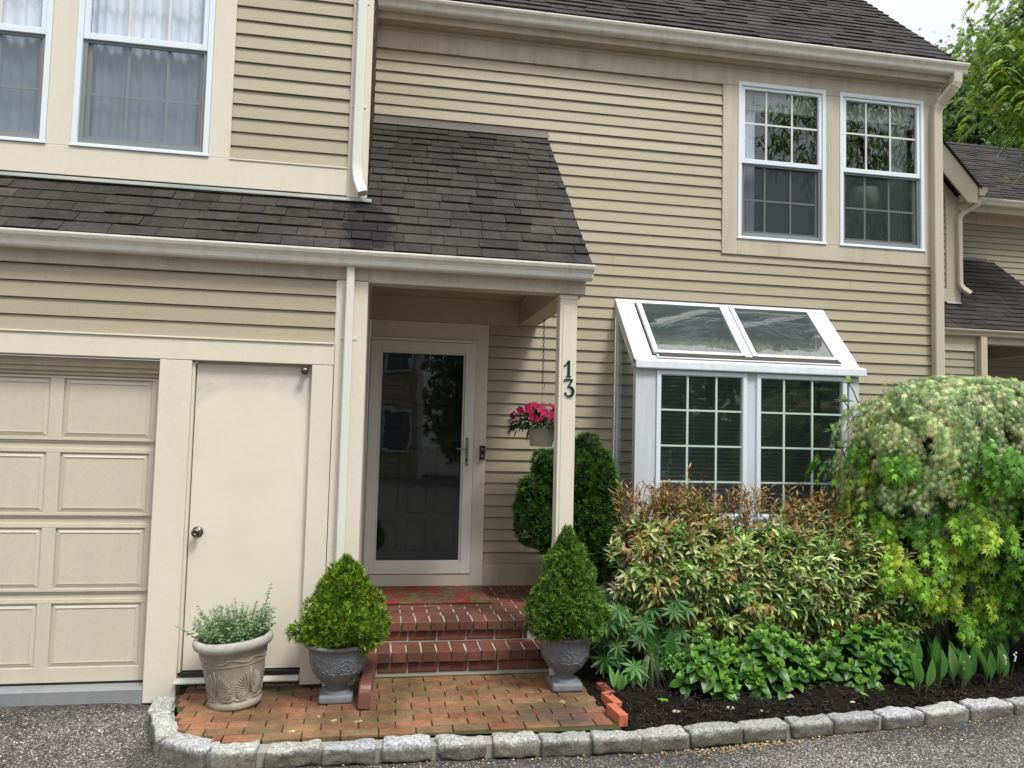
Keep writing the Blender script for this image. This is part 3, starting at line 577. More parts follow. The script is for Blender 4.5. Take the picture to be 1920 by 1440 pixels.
ptc = [(1.324+.0*k, 0) for k in range(0)]; a3 = []
for k in range(15):
    a = R_(115-255*k/14); a3.append((1.330+.030*math.cos(a), 2.093+.034*math.sin(a)))
wsx = [.003+.007*math.sin(math.pi*k/14)**1.2 for k in range(15)]
q = stroke(a3, wsx, yF-.0004, yF+.0081); th.add(q.v, q.f)
dot = [(1.304+.0085*math.cos(2*math.pi*k/14), 2.078+.0085*math.sin(2*math.pi*k/14)) for k in range(14)]
th.prism([(a, b) for a, b in dot], yF-.0008, yF+.008, 'Y'); th.build('house_number', M['black'], post)
# ---- lower roof with its gutter and flashing
e0 = Vector((-3.6, 5.185, 2.985)); vv = Vector((0, W_-5.185, 4.622-2.985)); HH = vv.length; cosv = (W_-5.185)/HH
def urng(v):
    return (0, 5.06+.02*0) if 5.185+v*cosv < U_-.03 else (3.6-.137, 5.06+.03*v/HH)
shingles('porch_roof', M['shingle'], H, e0, (1, 0, 0), vv, 5.06, HH, urng, .137, 3)
q = MB(); q.add([(-3.6, 5.185, 2.978), (1.458, 5.185, 2.978), (1.488, W_, 4.61), (-3.6, W_, 4.61)], [(0, 1, 2, 3)], (.5,.5,.5)); q.build('roof_deck', M['shingle'], H)
n_ = Vector((1, 0, 0)).cross(vv).normalized()
q = MB(); a, b = Vector((1.443, 5.20, 2.97)), Vector((1.470, W_, 4.60)); q.add([a, b, b-n_*.10, a-n_*.10, a-Vector((.02,0,0)), b-Vector((.02,0,0)), b-n_*.10-Vector((.02,0,0)), a-n_*.10-Vector((.02,0,0))], [(0,1,2,3),(7,6,5,4),(3,2,6,7),(0,3,7,4)]); q.build('rake_board', M['trim'], H)
q = MB(); q.add([(1.435, 5.28, 2.80), (1.435, W_, 2.80), (1.435, W_, 4.55), (1.435, 5.3, 3.0)], [(0, 1, 2, 3)]); q.build('gable_infill', M['siding'], H)
gutter('gutter', M['gutter'], H, -3.6, 1.462, G-.030, 2.882)
MB().prism([(W_-.022, 4.60), (W_-.019, 4.648), (W_-.002, 4.66), (W_-.002, 4.60)], -.135, 1.50, 'X').prism([(W_-.10, 4.555), (W_-.098, 4.562), (W_-.02, 4.636), (W_-.02, 4.605)], -.135, 1.50, 'X').build('flashing', M['flash2'], H)
MB().prism([(U_-.060, 3.462), (U_-.059, 3.468), (U_-.025, 3.498), (U_-.022, 3.480)], -3.6, -.10, 'X').build('flashing', M['flash'], H)
# ---- upper left wall (plane U_)
ZT = 6.25
siding('wall', M['siding'], H, -1.118, -.284, 3.716+.1051*24, 3.718, .1051, U_)
MB().box(-3.6, -.2845, U_-.024, U_+.03, 3.508, 3.7165).box(-1.12, -.2845, U_-.031, U_-.0242, 3.7085, 3.7205).build('skirt_board', M['trim'], H, bevel=.003)
MB().box(-.284, -.137, U_-.022, U_+.04, 3.500, ZT).box(-.155, -.1372, U_+.0405, U_+.15, 3.55, ZT).build('corner_board', M['trim'], H, bevel=.004)
MB().box(-2.343, -2.181, U_-.023, U_+.03, 3.7168, ZT).box(-1.266, -1.1185, U_-.023, U_+.03, 3.7168, ZT).box(-3.6, -3.36, U_-.023, U_+.03, 3.7168, ZT).box(-3.36, -2.3432, U_-.0225, U_+.03, 5.40, ZT).box(-2.1808, -1.2662, U_-.0225, U_+.03, 5.40, ZT).build('window_casing', M['trim'], H, bevel=.003)
for a, b in ((-2.180, -1.267), (-3.358, -2.344)):
    c1, c2 = a+(b-a)*.366, a+(b-a)*.659
    sash_window(H, a, b, 3.7215, 5.398, U_, 4.498, (c1, c2), 4.90, 4.118)
siding('wall', M['siding'], H, U_+.15, W_+.2, 6.2, 3.3, .1051, -.1375, axis='Y', flip=1, t_=.012)
sg = MB().box(-3.9, .15, U_-.32, U_+.4, ZT, ZT+.04).build('soffit', M['soffit'], H)
shingles('upper_roof', M['shingleM'], H, (-3.9, U_-.36, ZT+.06), (1, 0, 0), (0, 1, .98), 4.05, 4.6, None, .14, 11)
# ---- main wall (plane W_)
ZC = 5.299
holes = [(-.094, .982, 0, 2.776), (3.268, 5.70, 3.595, 5.6), (2.20, 4.346, .90, 3.09)]
siding('wall', M['siding'], H, -.137, 5.576, ZC, .592, .1045, W_, holes)
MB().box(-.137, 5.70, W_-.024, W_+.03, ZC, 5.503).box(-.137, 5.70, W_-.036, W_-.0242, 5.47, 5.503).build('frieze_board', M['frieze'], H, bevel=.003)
MB().box(3.268, 3.4295, W_-.0235, W_+.03, 3.595, ZC-.001).box(4.3815, 4.5365, W_-.0235, W_+.03, 3.7585, ZC-.001).box(5.4945, 5.5755, W_-.0235, W_+.03, 3.595, ZC-.001).box(3.4298, 5.4942, W_-.0235, W_+.03, 3.595, 3.7575).build('window_casing', M['frieze'], H, bevel=.003)
MB().box(5.5758, 5.72, W_-.022, W_+.02, .10, 5.2985).box(5.70, 5.7202, W_+.0205, W_+.16, .1, 5.29).build('corner_board', M['frieze'], H, bevel=.004)
MB().box(.982, 2.19, W_-.022, W_+.02, .40, .5915).build('base_board', M['frieze'], H, bevel=.003)
MB().box(4.36, 5.575, W_-.022, W_+.02, .40, .5915).build('base_board', M['frieze'], H, bevel=.003)
wn = []
for (a, b, v1, v2, gl) in ((3.430, 4.381, 3.743, 4.022, 0), (4.537, 5.494, 4.849, 5.124, 0)):
    Wd = sash_window(H, a, b, 3.7585, 5.345, W_, 4.520, (v1, v2), 4.935, 4.165, curtain=False, munt_lower='muntin')
    MB().box(a+.06, b-.06, W_+.10, W_+.14, 5.12, 5.28).build('blind', M['valance'], Wd)
    wn.append(Wd)
q = MB(); vs = []
for i in range(31):
    x = 3.47+.22*i/30; y = W_+.13+.014*math.sin(i*1.3); vs += [(x, y, 3.79), (x, y, 5.2)]
q.add(vs, [(2*i, 2*i+2, 2*i+3, 2*i+1) for i in range(30)]); q.build('curtain', M['curtain'], wn[0], smooth=True)
q = MB(); vs = []
for i in range(31):
    x = 5.22+.20*i/30; y = W_+.13+.014*math.sin(i*1.3); vs += [(x, y, 3.79), (x, y, 5.2)]
q.add(vs, [(2*i, 2*i+2, 2*i+3, 2*i+1) for i in range(30)]); q.build('curtain', M['blind'], wn[1], smooth=True)
MB().lathe([(.17, 0), (.21, -.32), (.205, -.32), (.165, 0)], (5.10, W_+.42, 4.50), 32).build('lamp_shade', M['lamp'], wn[1], smooth=True)
MB().lathe([(.05, 0), (.09, -.1), (.06, -.3), (.09, -.4)], (5.10, W_+.42, 4.17), 24).build('lamp_base', M['blind'], wn[1], smooth=True)
# soffit, fascia, gutter, roof
MB().box(-.137, 5.70, W_-.125, W_+.02, 5.5035, 5.52).build('soffit', M['soffit'], H)
q = MB(); 
for k in range(290): q.box(-.12+k*.0198, -.12+k*.0198+.011, W_-.118, W_-.085, 5.4995, 5.5033)
q.build('soffit_vent', M['frieze'], H)
MB().box(-.137, 5.705, W_-.145, W_-.1255, 5.508, 5.66).build('fascia', M['frieze'], H, bevel=.003)
gutter('gutter', M['gutter'], H, -.137, 5.840, W_-.146, 5.577)
shingles('roof', M['shingleM'], H, (-.30, 6.765, 5.700), (1, 0, 0), (0, 1, .98), 6.03, 5.0, None, .137, 5, .14, .34)
q = MB(); a = Vector((5.70, 6.78, 5.66)); d = Vector((0, 1, .98)).normalized()*4.6; n_ = Vector((0, -.98, 1)).normalized(); X2 = Vector((.02, 0, 0))
q.add([a, a+d, a+d-n_*.15, a-n_*.15, a+X2, a+d+X2, a+d-n_*.15+X2, a-n_*.15+X2], [(0,3,2,1),(4,5,6,7),(3,7,6,2),(0,1,5,4),(0,4,7,3)]); q.build('rake_board', M['frieze'], H)
siding('wall', M['siding'], H, W_+.16, W_+6.4, 5.6, .2, .1045, 5.70, axis='Y', flip=1, t_=.012)
q = MB(); q.add([(5.699, W_, 5.5), (5.699, W_+6.4, 5.5), (5.699, W_+3.2, 5.5+3.2*.98+.1)], [(0, 1, 2)]); q.build('gable_wall', M['siding'], H)
MB().box(.98, 5.7, W_+.0, W_+.15, -.1, .398).build('foundation', M['brick'], H)
# downspouts
ds1 = spout('downspout', M['spout'], H, [(-.2175, U_-.052, 6.2), (-.2175, U_-.052, 3.66), (-.165, U_-.13, 3.50)], .069, .056, .12)
ds2 = spout('downspout', M['spout'], H, [(-.2125, G-.052, 2.90), (-.2125, G-.052, .16)], .055, .055)
ds3 = spout('downspout', M['spout2'], H, [(5.735, 6.800, 5.60), (5.735, 6.800, 5.47), (5.612, 6.945, 5.27), (5.612, 6.945, .12)], .098, .070, .10)
for dso, x, y, z in ((ds1, -.2175, U_-.023, 4.18), (ds1, -.2175, U_-.023, 4.98), (ds2, -.2125, G-.023, 2.39), (ds3, 5.612, W_-.023, 4.57)): MB().box(x-.055, x+.055, y-.004, y, z, z+.022).build('strap', M['spout'], dso, bevel=.002)
# ---- front door
MB().box(.869, .982, W_-.022, W_+.03, .402, 2.7755).box(-.0915, .8685, W_-.022, W_+.03, 2.620, 2.7755).box(-.0915, -.083, W_-.022, W_+.03, .402, 2.6195).box(-.0828, .8685, W_-.024, W_+.03, .402, .506).build('door_casing', M['trim'], H, bevel=.003)
MB().box(-.0828, .8688, W_-.040, W_-.0225, 2.596, 2.6195).build('drip_cap', M['storm'], H, bevel=.002)
sm = MB(); ring(sm, -.080, .8665, .512, 2.592, .092, W_-.034, W_+.004, .102, .094)
ring(sm, .013, .772, .615, 2.497, .014, W_-.0265, W_+.002); st = sm.build('storm_door', M['storm'], H, bevel=.004)
pane('pane', M['glassS'], st, .026, .759, W_-.006, .628, 2.484)
hd = MB(); hc = (.808, 1.605)
pl = [(hc[0]+.0145*math.cos(a)*1.0, hc[1]+(.115 if math.sin(a) > 0 else -.115)+.0145*math.sin(a)) for a in [2*math.pi*k/24 for k in range(24)]]
hd.prism(pl, W_-.041, W_-.0345, 'Y'); hp = hd.build('door_handle', M['metal'], st, bevel=.002)
MB().tube([(.806, W_-.04, 1.632), (.806, W_-.075, 1.632), (.790, W_-.085, 1.634), (.75, W_-.085, 1.628), (.705, W_-.08, 1.634)], .0075, 8).build('lever', M['metal'], hp, smooth=True)
MB().lathe([(0,0),(.01,0),(.01,.006),(0,.006)], (0,0,0), 16).build('lock', M['black'], hp).matrix_world = Matrix.Translation((.806, W_-.041, 1.53)) @ Matrix.Rotation(R_(90), 4, 'X')
dd = MB().box(-.09, .87, W_+.085, W_+.13, .45, 2.62).build('front_door', M['darkdoor'], H)
cols_ = [(.03, .215), (.285, .470), (.54, .725)]; rows_ = [(.70, .97), (1.03, 1.30), (1.36, 1.63), (1.80, 2.03), (2.08, 2.30), (2.34, 2.52)]
for a, b in cols_:
    for c, d in rows_:
        e = .022; y = W_+.0845; q = MB(); o_ = [(a, y, c), (b, y, c), (b, y, d), (a, y, d)]; i_ = [(a+e, y-.014, c+e), (b-e, y-.014, c+e), (b-e, y-.014, d-e), (a+e, y-.014, d-e)]
        q.add(o_+i_, [(0,1,5,4),(1,2,6,5),(2,3,7,6),(3,0,4,7),(4,5,6,7)]); ring(q, a-.012, b+.012, c-.012, d+.012, .01, y-.008, y)
        q.build('panel', M['darkdoor'], dd)
MB().lathe([(0,0),(.026,0),(.026,.02),(.0,.022)], (0,0,0), 20).build('knocker', M['darkdoor'], dd).matrix_world = Matrix.Translation((.50, W_+.08, 2.2)) @ Matrix.Rotation(R_(90), 4, 'X')
db = MB().box(.926, .975, W_-.050, W_-.0225, 1.536, 1.664).build('doorbell', M['black'], H, bevel=.004)
MB().lathe([(.0, 0), (.013, 0), (.013, .003), (.010, .004), (.009, .002), (0, .002)], (0,0,0), 24).build('bell_button', M['sash2'], db, smooth=False).matrix_world = Matrix.Translation((.950, W_-.0502, 1.571)) @ Matrix.Rotation(R_(90), 4, 'X')
MB().box(.940, .960, W_-.0515, W_-.0502, 1.622, 1.642).build('bell_camera', M['sash2'], db)
# ---- greenhouse bay window
BX0, BX1, BY, BZ0, BZT, BZW = 2.205, 4.352, 6.40, 1.00, 2.40, 3.09
bay = MB(); bw = 0.190
bay.box(BX0, BX0+bw, BY, BY+.07, BZ0, BZT).box(BX1-.10, BX1, BY, BY+.07, BZ0, BZT).box(BX0+bw, BX1-.10, BY, BY+.07, BZ0-.0, 1.07)
bay.box(BX0+bw+.0005, BX1-.1005, BY+.002, BY+.07, 2.372, BZT).box(3.235, 3.345, BY+.003, BY+.07, 1.0705, 2.3715)
bay.box(BX0, BX1, BY+.0705, W_-.001, BZ0-.06, BZ0).box(BX0-.02, BX1+.02, BY-.03, BY-.001, .955, .998)
bay.box(BX0+.0, BX0+.05, W_-.06, W_-.0005, BZ0+.001, 2.98).box(BX1-.05, BX1, W_-.06, W_-.0005, BZ0+.001, 2.98)
bay.box(BX0+.001, BX0+.04, BY+.0705, W_-.0605, BZ0+.0005, 1.07).box(BX1-.04, BX1-.001, BY+.0705, W_-.0605, BZ0+.0005, 1.07)
B = bay.build('bay_window', M['bframe'], H, bevel=.003)
# sloped sides, ridge and drip edge
sl = Vector((0, W_-BY+.015, BZW-BZT-.045)); sn = Vector((1, 0, 0)).cross(sl).normalized(); su = sl.normalized(); SL = sl.length
P_ = lambda x, v, h: Vector((x, BY-.015, BZT+.045)) + su*v + sn*h
def slab(mb, xa, xb, va, vb, ha, hb, xa2=None, xb2=None):
    xa2 = xa if xa2 is None else xa2; xb2 = xb if xb2 is None else xb2
    P = [P_(xa, va, ha), P_(xb, va, ha), P_(xb2, vb, ha), P_(xa2, vb, ha), P_(xa, va, hb), P_(xb, va, hb), P_(xb2, vb, hb), P_(xa2, vb, hb)]
    mb.add(P, [(0,3,2,1),(4,5,6,7),(0,1,5,4),(1,2,6,5),(2,3,7,6),(3,0,4,7)])
q = MB(); slab(q, BX0-.012, BX0+.165, .0, SL-.06, -.09, .0, BX0-.012, BX0+.165); slab(q, BX1-.165, BX1+.012, .0, SL-.06, -.09, .0)
slab(q, BX0-.012, BX1+.012, SL-.0595, SL, -.09, .004); slab(q, BX0+.1655, BX1-.1655, .0, .085, -.07, -.002); q.build('roof_frame', M['bframe'], B, bevel=.003)
q = MB(); q.prism([(BY-.045, BZT-.022), (BY-.048, BZT-.012), (BY-.040, BZT+.045), (BY-.012, BZT+.062), (BY+.03, BZT+.06), (BY+.03, BZT+.0005), (BY-.012, BZT-.005)], BX0-.012, BX1+.05, 'X'); q.build('drip_edge', M['bframe'], B, bevel=.002)
q = MB()
for a, b in ((BX0+.175, 3.245), (3.318, BX1-.19)):
    slab(q, a, a+.045, .09, SL-.062, .004, .034); slab(q, b-.028, b, .09, SL-.062, .004, .034); slab(q, a+.0455, b-.0285, .09, .125, .004, .030); slab(q, a+.0455, b-.0285, SL-.085, SL-.062, .004, .030)
slab(q, 3.2455, 3.3175, .088, SL-.0615, .0, .020); slab(q, BX0+.20, BX1-.17, .040, .0875, .004, .012); sk = q.build('skylight', M['bframe'], B, bevel=.002)
for a, b in ((BX0+.22, 3.217), (3.363, BX1-.218)):
    q = MB(); q.add([P_(a-.004, .12, .02), P_(b+.004, .12, .02), P_(b+.004, SL-.08, .02), P_(a-.004, SL-.08, .02)], [(0, 1, 2, 3)]); q.build('pane', M['glassR'], sk)
q = MB(); slab(q, BX0+.22, BX1-.17, .055, .0845, .0125, .018); q.build('grime', M['bark'], sk)
for pi, (a, b) in enumerate(((BX0+.24, 3.19), (3.39, BX1-.25))):          # wrinkled plastic film taped under each roof pane
    q = MB(); r = random.Random(31+pi); H_ = SL-.2; cl3 = [(.2, .62, .9), (.5, .52, .5), (.85, .66, -.6), (.9, .25, .9), (.45, .3, .4)] if pi == 0 else [(.15, .75, -.5), (.35, .6, -.8), (.6, .5, -.7), (.8, .35, -.6), (.95, .12, .8), (.7, .65, -.5)]
    for k in range(150):
        cx_, cv_, an = cl3[r.randrange(len(cl3))]; u_ = cx_+r.gauss(0, .12); v_ = cv_+r.gauss(0, .11)
        if not (.03 < u_ < .97 and .03 < v_ < .97): continue
        L_ = r.uniform(.02, .11)*(1.6 if r.random() < .15 else 1); wd_ = r.uniform(.001, .0035); th_ = an*.75+r.gauss(0, .13); x_ = a+(b-a)*u_; vv_ = .12+H_*v_; dx, dv = math.cos(th_)*L_, math.sin(th_)*L_
        if not (a < x_-dx and x_+dx < b and .12 < vv_-abs(dv) and vv_+abs(dv) < SL-.08): continue
        q.add([P_(x_-dx, vv_-dv, .006), P_(x_+wd_*dv/L_, vv_-wd_*dx/L_, .010), P_(x_+dx, vv_+dv, .006), P_(x_-wd_*dv/L_, vv_+wd_*dx/L_, .009)], [(0, 1, 2, 3)])
    q.build('plastic_film', M['film'], sk)
for x in (BX0+.012, BX1-.012):
    q = MB(); q.add([(x, BY+.07, 1.07), (x, W_-.06, 1.07), (x, W_-.06, 2.93), (x, BY+.07, 2.39)], [(0, 1, 2, 3)]); q.build('side_pane', M['glassP'], B)
for x0_, x1_, vs_ in ((2.395, 3.2425, (2.703*.9935, 2.975*.9935)), (3.336, 4.222, (3.629*.9935, 3.908*.9935))):
    q = MB(); ring(q, x0_, x1_, 1.0705, 2.371, .038, BY-.016, BY+.03); cw = q.build('casement', M['wframe'], B, bevel=.003)
    q = MB(); ring(q, x0_+.030, x1_-.030, 1.10, 2.341, .014, BY-.006, BY+.036); q.build('sash_trim', M['bframe'], cw)
    pane('pane', M['glassD'], cw, x0_+.042, x1_-.042, BY+.012, 1.108, 2.332)
    q = MB()
    for v in vs_: q.box(v-.009, v+.009, BY-.002, BY+.008, 1.11, 2.33)
    for z in (2.024, 1.711, 1.398, 1.085+.03): q.box(x0_+.044, x1_-.044, BY-.0005, BY+.0065, z-.008, z+.008)
    q.build('muntin', M['muntin2'], cw)
q = MB()
for k in range(34):
    z = 1.06+k*.0385; q.obox(((BX0+BX1)/2, W_-.08, z), (1.03, 0, 0), (0, .009, -.019), (0, .0010, .0006))
q.build('blind', M['blind'], B)
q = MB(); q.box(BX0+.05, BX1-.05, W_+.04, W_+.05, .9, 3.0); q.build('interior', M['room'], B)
q = MB(); q.add([(BX1-.06, BY+.08, 1.02), (BX1-.06, W_-.06, 1.02), (BX1-.06, W_-.06, 2.93), (BX1-.06, BY+.08, 2.38)], [(0, 1, 2, 3)]); q.build('side_blind', M['blind'], B)

# ================================================================== STEPS
def brick(mb, c, hx, hy, hz, base, jitter=.002):
    v = rnd.uniform(.55, 1.3); col = (base[0]*v, base[1]*v*rnd.uniform(.85, 1.15), base[2]*v*rnd.uniform(.75, 1.05))
    a = rnd.uniform(-.008, .008); c = (c[0]+rnd.uniform(-jitter, jitter), c[1]+rnd.uniform(-jitter, jitter), c[2]+rnd.uniform(-jitter, jitter)*.6)
    mb.obox(c, (hx*math.cos(a), hx*math.sin(a), 0), (-hy*math.sin(a), hy*math.cos(a), 0), (0, 0, hz), col)
steps = thing('brick_steps', (.6, 6, .09), 'red brick porch landing and steps with pale mortar joints below the front door', 'steps')
RB = (.17, .056, .038); mb = MB(); LX0, LX1, TX0, TX1 = -.088, 1.165, -.055, 1.40
x = LX0
pt_ = .105
n = int((LX1-LX0)/pt_)
for k in range(n+1): brick(mb, (LX0+.047+k*pt_, 5.81, .367), .0475, .10, .0315, RB)
y = 5.915; r_ = 0
while y < W_-.05:
    off = (r_ % 2)*.1; k = 0; xx = LX0-off
    while xx < 1.56:
        a, b = max(xx, LX0), min(xx+.197, 1.56)
        if b-a > .04: brick(mb, ((a+b)/2, y+.045, .367), (b-a)/2, .0445, .0315, RB, .0012)
        xx += .207
    y += .1; r_ += 1
xx = LX0-.06
while xx < LX1:                                   # riser under the landing nosing
    a, b = max(xx, LX0+.02), min(xx+.203, LX1-.005)
    if b-a > .03: brick(mb, ((a+b)/2, 5.785, .292), (b-a)/2, .045, .031, RB)
    xx += .213
n = int((TX1-TX0)/pt_)
for k in range(n+1): brick(mb, (TX0+.047+k*pt_, 5.575, .215), .0475, .10, .036, RB)
xx = TX0
while xx < TX1:
    brick(mb, (xx+.1, 5.71, .220), .1, .03, .031, RB); xx += .21
xx = TX0-.1
while xx < TX1+.04:
    a, b = max(xx, TX0+.02), min(xx+.203, TX1+.02)
    if b-a > .03: brick(mb, ((a+b)/2, 5.545, .140), (b-a)/2, .045, .033, (.20, .06, .042))
    xx += .213
mb.build('bricks', M['brick'], steps, bevel=.005)
mb = MB().box(LX0-.0, LX1, 5.746, W_-.001, .1, .3935).box(LX1, 1.56, 5.92, W_-.001, .1, .3935).box(TX0+.012, TX1+.02, 5.508, 5.7345, .05, .246)
mb.build('mortar', M['mortar'], steps)

# ================================================================== GROUND
# kerb line (outer top edge) measured along the drive
KX = [-1.30, -1.255, -1.19, -1.08, -.93, -.80, -.52, .153, .915, 1.527, 2.05, 2.568, 3.15, 3.748, 4.261, 5.6]
KY = [5.19, 4.90, 4.66, 4.47, 4.36, 4.315, 4.31, 4.30, 4.285, 4.268, 4.30, 4.363, 4.415, 4.472, 4.536, 4.72]
def kerb_y(x): return float(np.interp(x, KX[4:], KY[4:]))
def az(x, y):      # height of the drive
    s = lambda a, b, v: max(0., min(1., (v-a)/(b-a)))
    return -.008 + .050*s(4.5, 5.35, y)*s(-1.2, -1.5, x) + .02*s(2, 4.5, x)*s(3.2, 4.3, y) + .004*mnoise.noise(Vector((x*1.3, y*1.3, 0)))
xs = sorted(set([-60, -40, -20, -10, 14, 20, 40, 60] + [round(-6+.12*i, 3) for i in range(130)]))
ys = sorted(set([-60, -40, -25, -15, -8, 16, 30, 60] + [round(-4+.25*i, 3) for i in range(26)] + [round(2.4+.06*i, 3) for i in range(56)] + [8, 10, 12]))
mb = MB(); mb.add([(x, y, az(x, y) if y < 5.8 else -.01-.05*(y > 5.9)) for y in ys for x in xs], [(j*len(xs)+i, j*len(xs)+i+1, (j+1)*len(xs)+i+1, (j+1)*len(xs)+i) for j in range(len(ys)-1) for i in range(len(xs)-1)])
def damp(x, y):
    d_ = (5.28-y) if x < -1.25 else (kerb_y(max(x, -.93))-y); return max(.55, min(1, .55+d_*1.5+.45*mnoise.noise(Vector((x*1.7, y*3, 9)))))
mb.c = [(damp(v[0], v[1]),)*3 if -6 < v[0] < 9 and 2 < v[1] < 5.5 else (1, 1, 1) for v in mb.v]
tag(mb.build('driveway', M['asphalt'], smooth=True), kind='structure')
# loose stone chips on the drive
mb = MB(); n = 42000; X = rng.uniform(-2.7, 5.6, n); Yc = rng.uniform(3.3, 5.3, n)**1.0
keep = np.array([(y < (np.interp(x, KX[4:], KY[4:])-.01) if x > -.93 else (y < 5.22 and x < np.interp(y, KY[:5][::-1], KX[:5][::-1])-.01)) for x, y in zip(X, Yc)])
X, Yc = X[keep], Yc[keep]; dens = np.array([.55+.6*mnoise.noise(Vector((x*1.1, y*1.9, 4))) for x, y in zip(X, Yc)]); k2 = rng.random(len(X)) < np.clip(dens+.1, .15, 1)*np.array([.3+.7*min(1, max(0, ((5.28-y) if x < -1.25 else (kerb_y(max(x, -.93))-y))*3)) for x, y in zip(X, Yc)]); X, Yc = X[k2], Yc[k2]
Z = np.array([az(x, y) for x, y in zip(X, Yc)]); n = len(X)
T_CHIP = ([(-.5, -.4, 0), (.5, -.5, 0), (.45, .5, 0), (-.4, .45, 0), (-.1, .05, .55), (.2, -.1, .5)], [(0, 1, 5, 4), (1, 2, 5), (2, 3, 4, 5), (3, 0, 4)])
ang = rng.uniform(0, 6.28, n); d = np.stack([np.cos(ang), np.sin(ang), rng.normal(0, .15, n)], 1); g = rng.choice([.10, .16, .24, .32, .42, .58], n, p=[.14, .22, .26, .20, .12, .06])*rng.uniform(.85, 1.1, n)
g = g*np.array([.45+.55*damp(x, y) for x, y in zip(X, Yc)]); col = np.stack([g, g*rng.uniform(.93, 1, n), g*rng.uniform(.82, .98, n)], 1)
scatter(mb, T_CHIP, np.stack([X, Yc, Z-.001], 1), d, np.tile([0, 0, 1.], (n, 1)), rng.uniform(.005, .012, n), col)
tag(mb.build('gravel', M['chips']), 'loose pale stone chips over the dark chip seal drive', 'gravel', kind='stuff')
# patio base + bricks
def in_patio(x, y):
    if y > 5.50 or x > 1.46: return False
    if x < -.93:
        return y > np.interp(x, KX[:5], KY[:5])+.17 and x > np.interp(y, KY[:5][::-1], KX[:5][::-1])+.13
    return y > kerb_y(x)+.155
pb = [(-1.20, 5.44), (-1.19, 5.2)] + [(-1.12, 4.98), (-1.05, 4.80), (-.96, 4.66), (-.85, 4.54), (-.70, 4.49), (-.3, 4.47), (.4, 4.45), (1.47, 4.42), (1.47, 5.55), (-.1, 5.60), (-.1, 5.44)]
mb = MB(); mb.add([(x, y, .078) for x, y in pb], [tuple(range(len(pb)))]); tag(mb.build('patio', M['moss']), kind='structure')
mb = MB(); y = 4.37; r_ = 0; PBc = (.32, .145, .072)
while y < 5.50:
    xx = -1.3-(r_ % 2)*.105+rnd.uniform(-.012, .012); r_ += 1
    while xx < 1.5:
        Lb = .203; cx, cy = xx+Lb/2, y+.045; xx += .2105
        # clip the brick row to the patio outline
        pts = [cx-Lb/2+Lb*i/8 for i in range(9)]; ok = [p for p in pts if in_patio(p, cy-.03) and in_patio(p, cy+.03)]
        if len(ok) < 3: continue
        a, b = min(ok), max(ok); cx = (a+b)/2
        v = rnd.uniform(.76, 1.14); g = rnd.uniform(-.08, .10)
        t_ = rnd.random(); base = (PBc[0]*v, PBc[1]*v*(1+g), PBc[2]*v)
        if t_ < .35: base = (.25*v, .145*v, .072*v)
        elif t_ > .85: base = (.30*v, .105*v, .06*v)
        an = rnd.uniform(-.012, .012)+.012; zt = .0905+.004*mnoise.noise(Vector((cx*2, cy*2, 1)))+rnd.uniform(-.0018, .0018); tl = rnd.uniform(-.004, .004)
        hx, hy = (b-a)/2, .0465
        mb.obox((cx, cy+.010*math.sin(cx*1.3), zt-.02), (hx*math.cos(an), hx*math.sin(an), hx*tl), (-hy*math.sin(an), hy*math.cos(an), 0), (0, 0, .02), base)
    y += .0975
tag(mb.build('patio_paving', M['paver'], bevel=.004), kind='structure')
# planting bed
bxs = [round(1.44+.06*i, 3) for i in range(75)]; bys = [i/30 for i in range(31)]
mb = MB(); vs = []
for t_ in bys:
    for x in bxs:
        ya = kerb_y(x)+.10; yb = 7.0; y = ya+(yb-ya)*t_
        z = .072+.05*min(1, t_*4)+.03*mnoise.noise(Vector((x*3, y*3, 0)))+.014*mnoise.noise(Vector((x*13, y*13, 2)))
        vs.append((x, y, z-(.03 if x < 1.55 else 0)))
nb = len(bxs); mb.add(vs, [(j*nb+i, j*nb+i+1, (j+1)*nb+i+1, (j+1)*nb+i) for j in range(30) for i in range(nb-1)])
tag(mb.build('garden_bed', M['soil'], smooth=True), kind='structure')
mb = MB(); n = 4200; X = rng.uniform(1.5, 5.0, n); Yc = np.array([kerb_y(x)+.13 for x in X])+rng.random(n)**1.4*.9
Z = np.array([.085+.05*min(1, (y-kerb_y(x))/.65)+.03*mnoise.noise(Vector((x*3, y*3, 0))) for x, y in zip(X, Yc)])
d = rv(n); d[:, 2] *= .35; g = rng.choice([.004, .010, .022, .04, .34], n, p=[.32, .34, .2, .09, .05])
T_WOOD = ([(-.12, 0, 0), (.12, 0, 0), (.10, 1, 0), (-.1, .9, 0), (0, .5, .1)], [(0, 1, 4), (1, 2, 4), (2, 3, 4), (3, 0, 4)])
scatter(mb, T_WOOD, np.stack([X, Yc, Z], 1), d, np.tile([0, 0, 1.], (n, 1)), np.where(g > .2, rng.uniform(.006, .014, n), rng.uniform(.015, .05, n)), np.stack([g, g*.78, g*.62], 1))
tag(mb.build('mulch', M['chipmulch']), 'dark shredded bark mulch with pale flecks in the planting bed', 'mulch', kind='stuff')
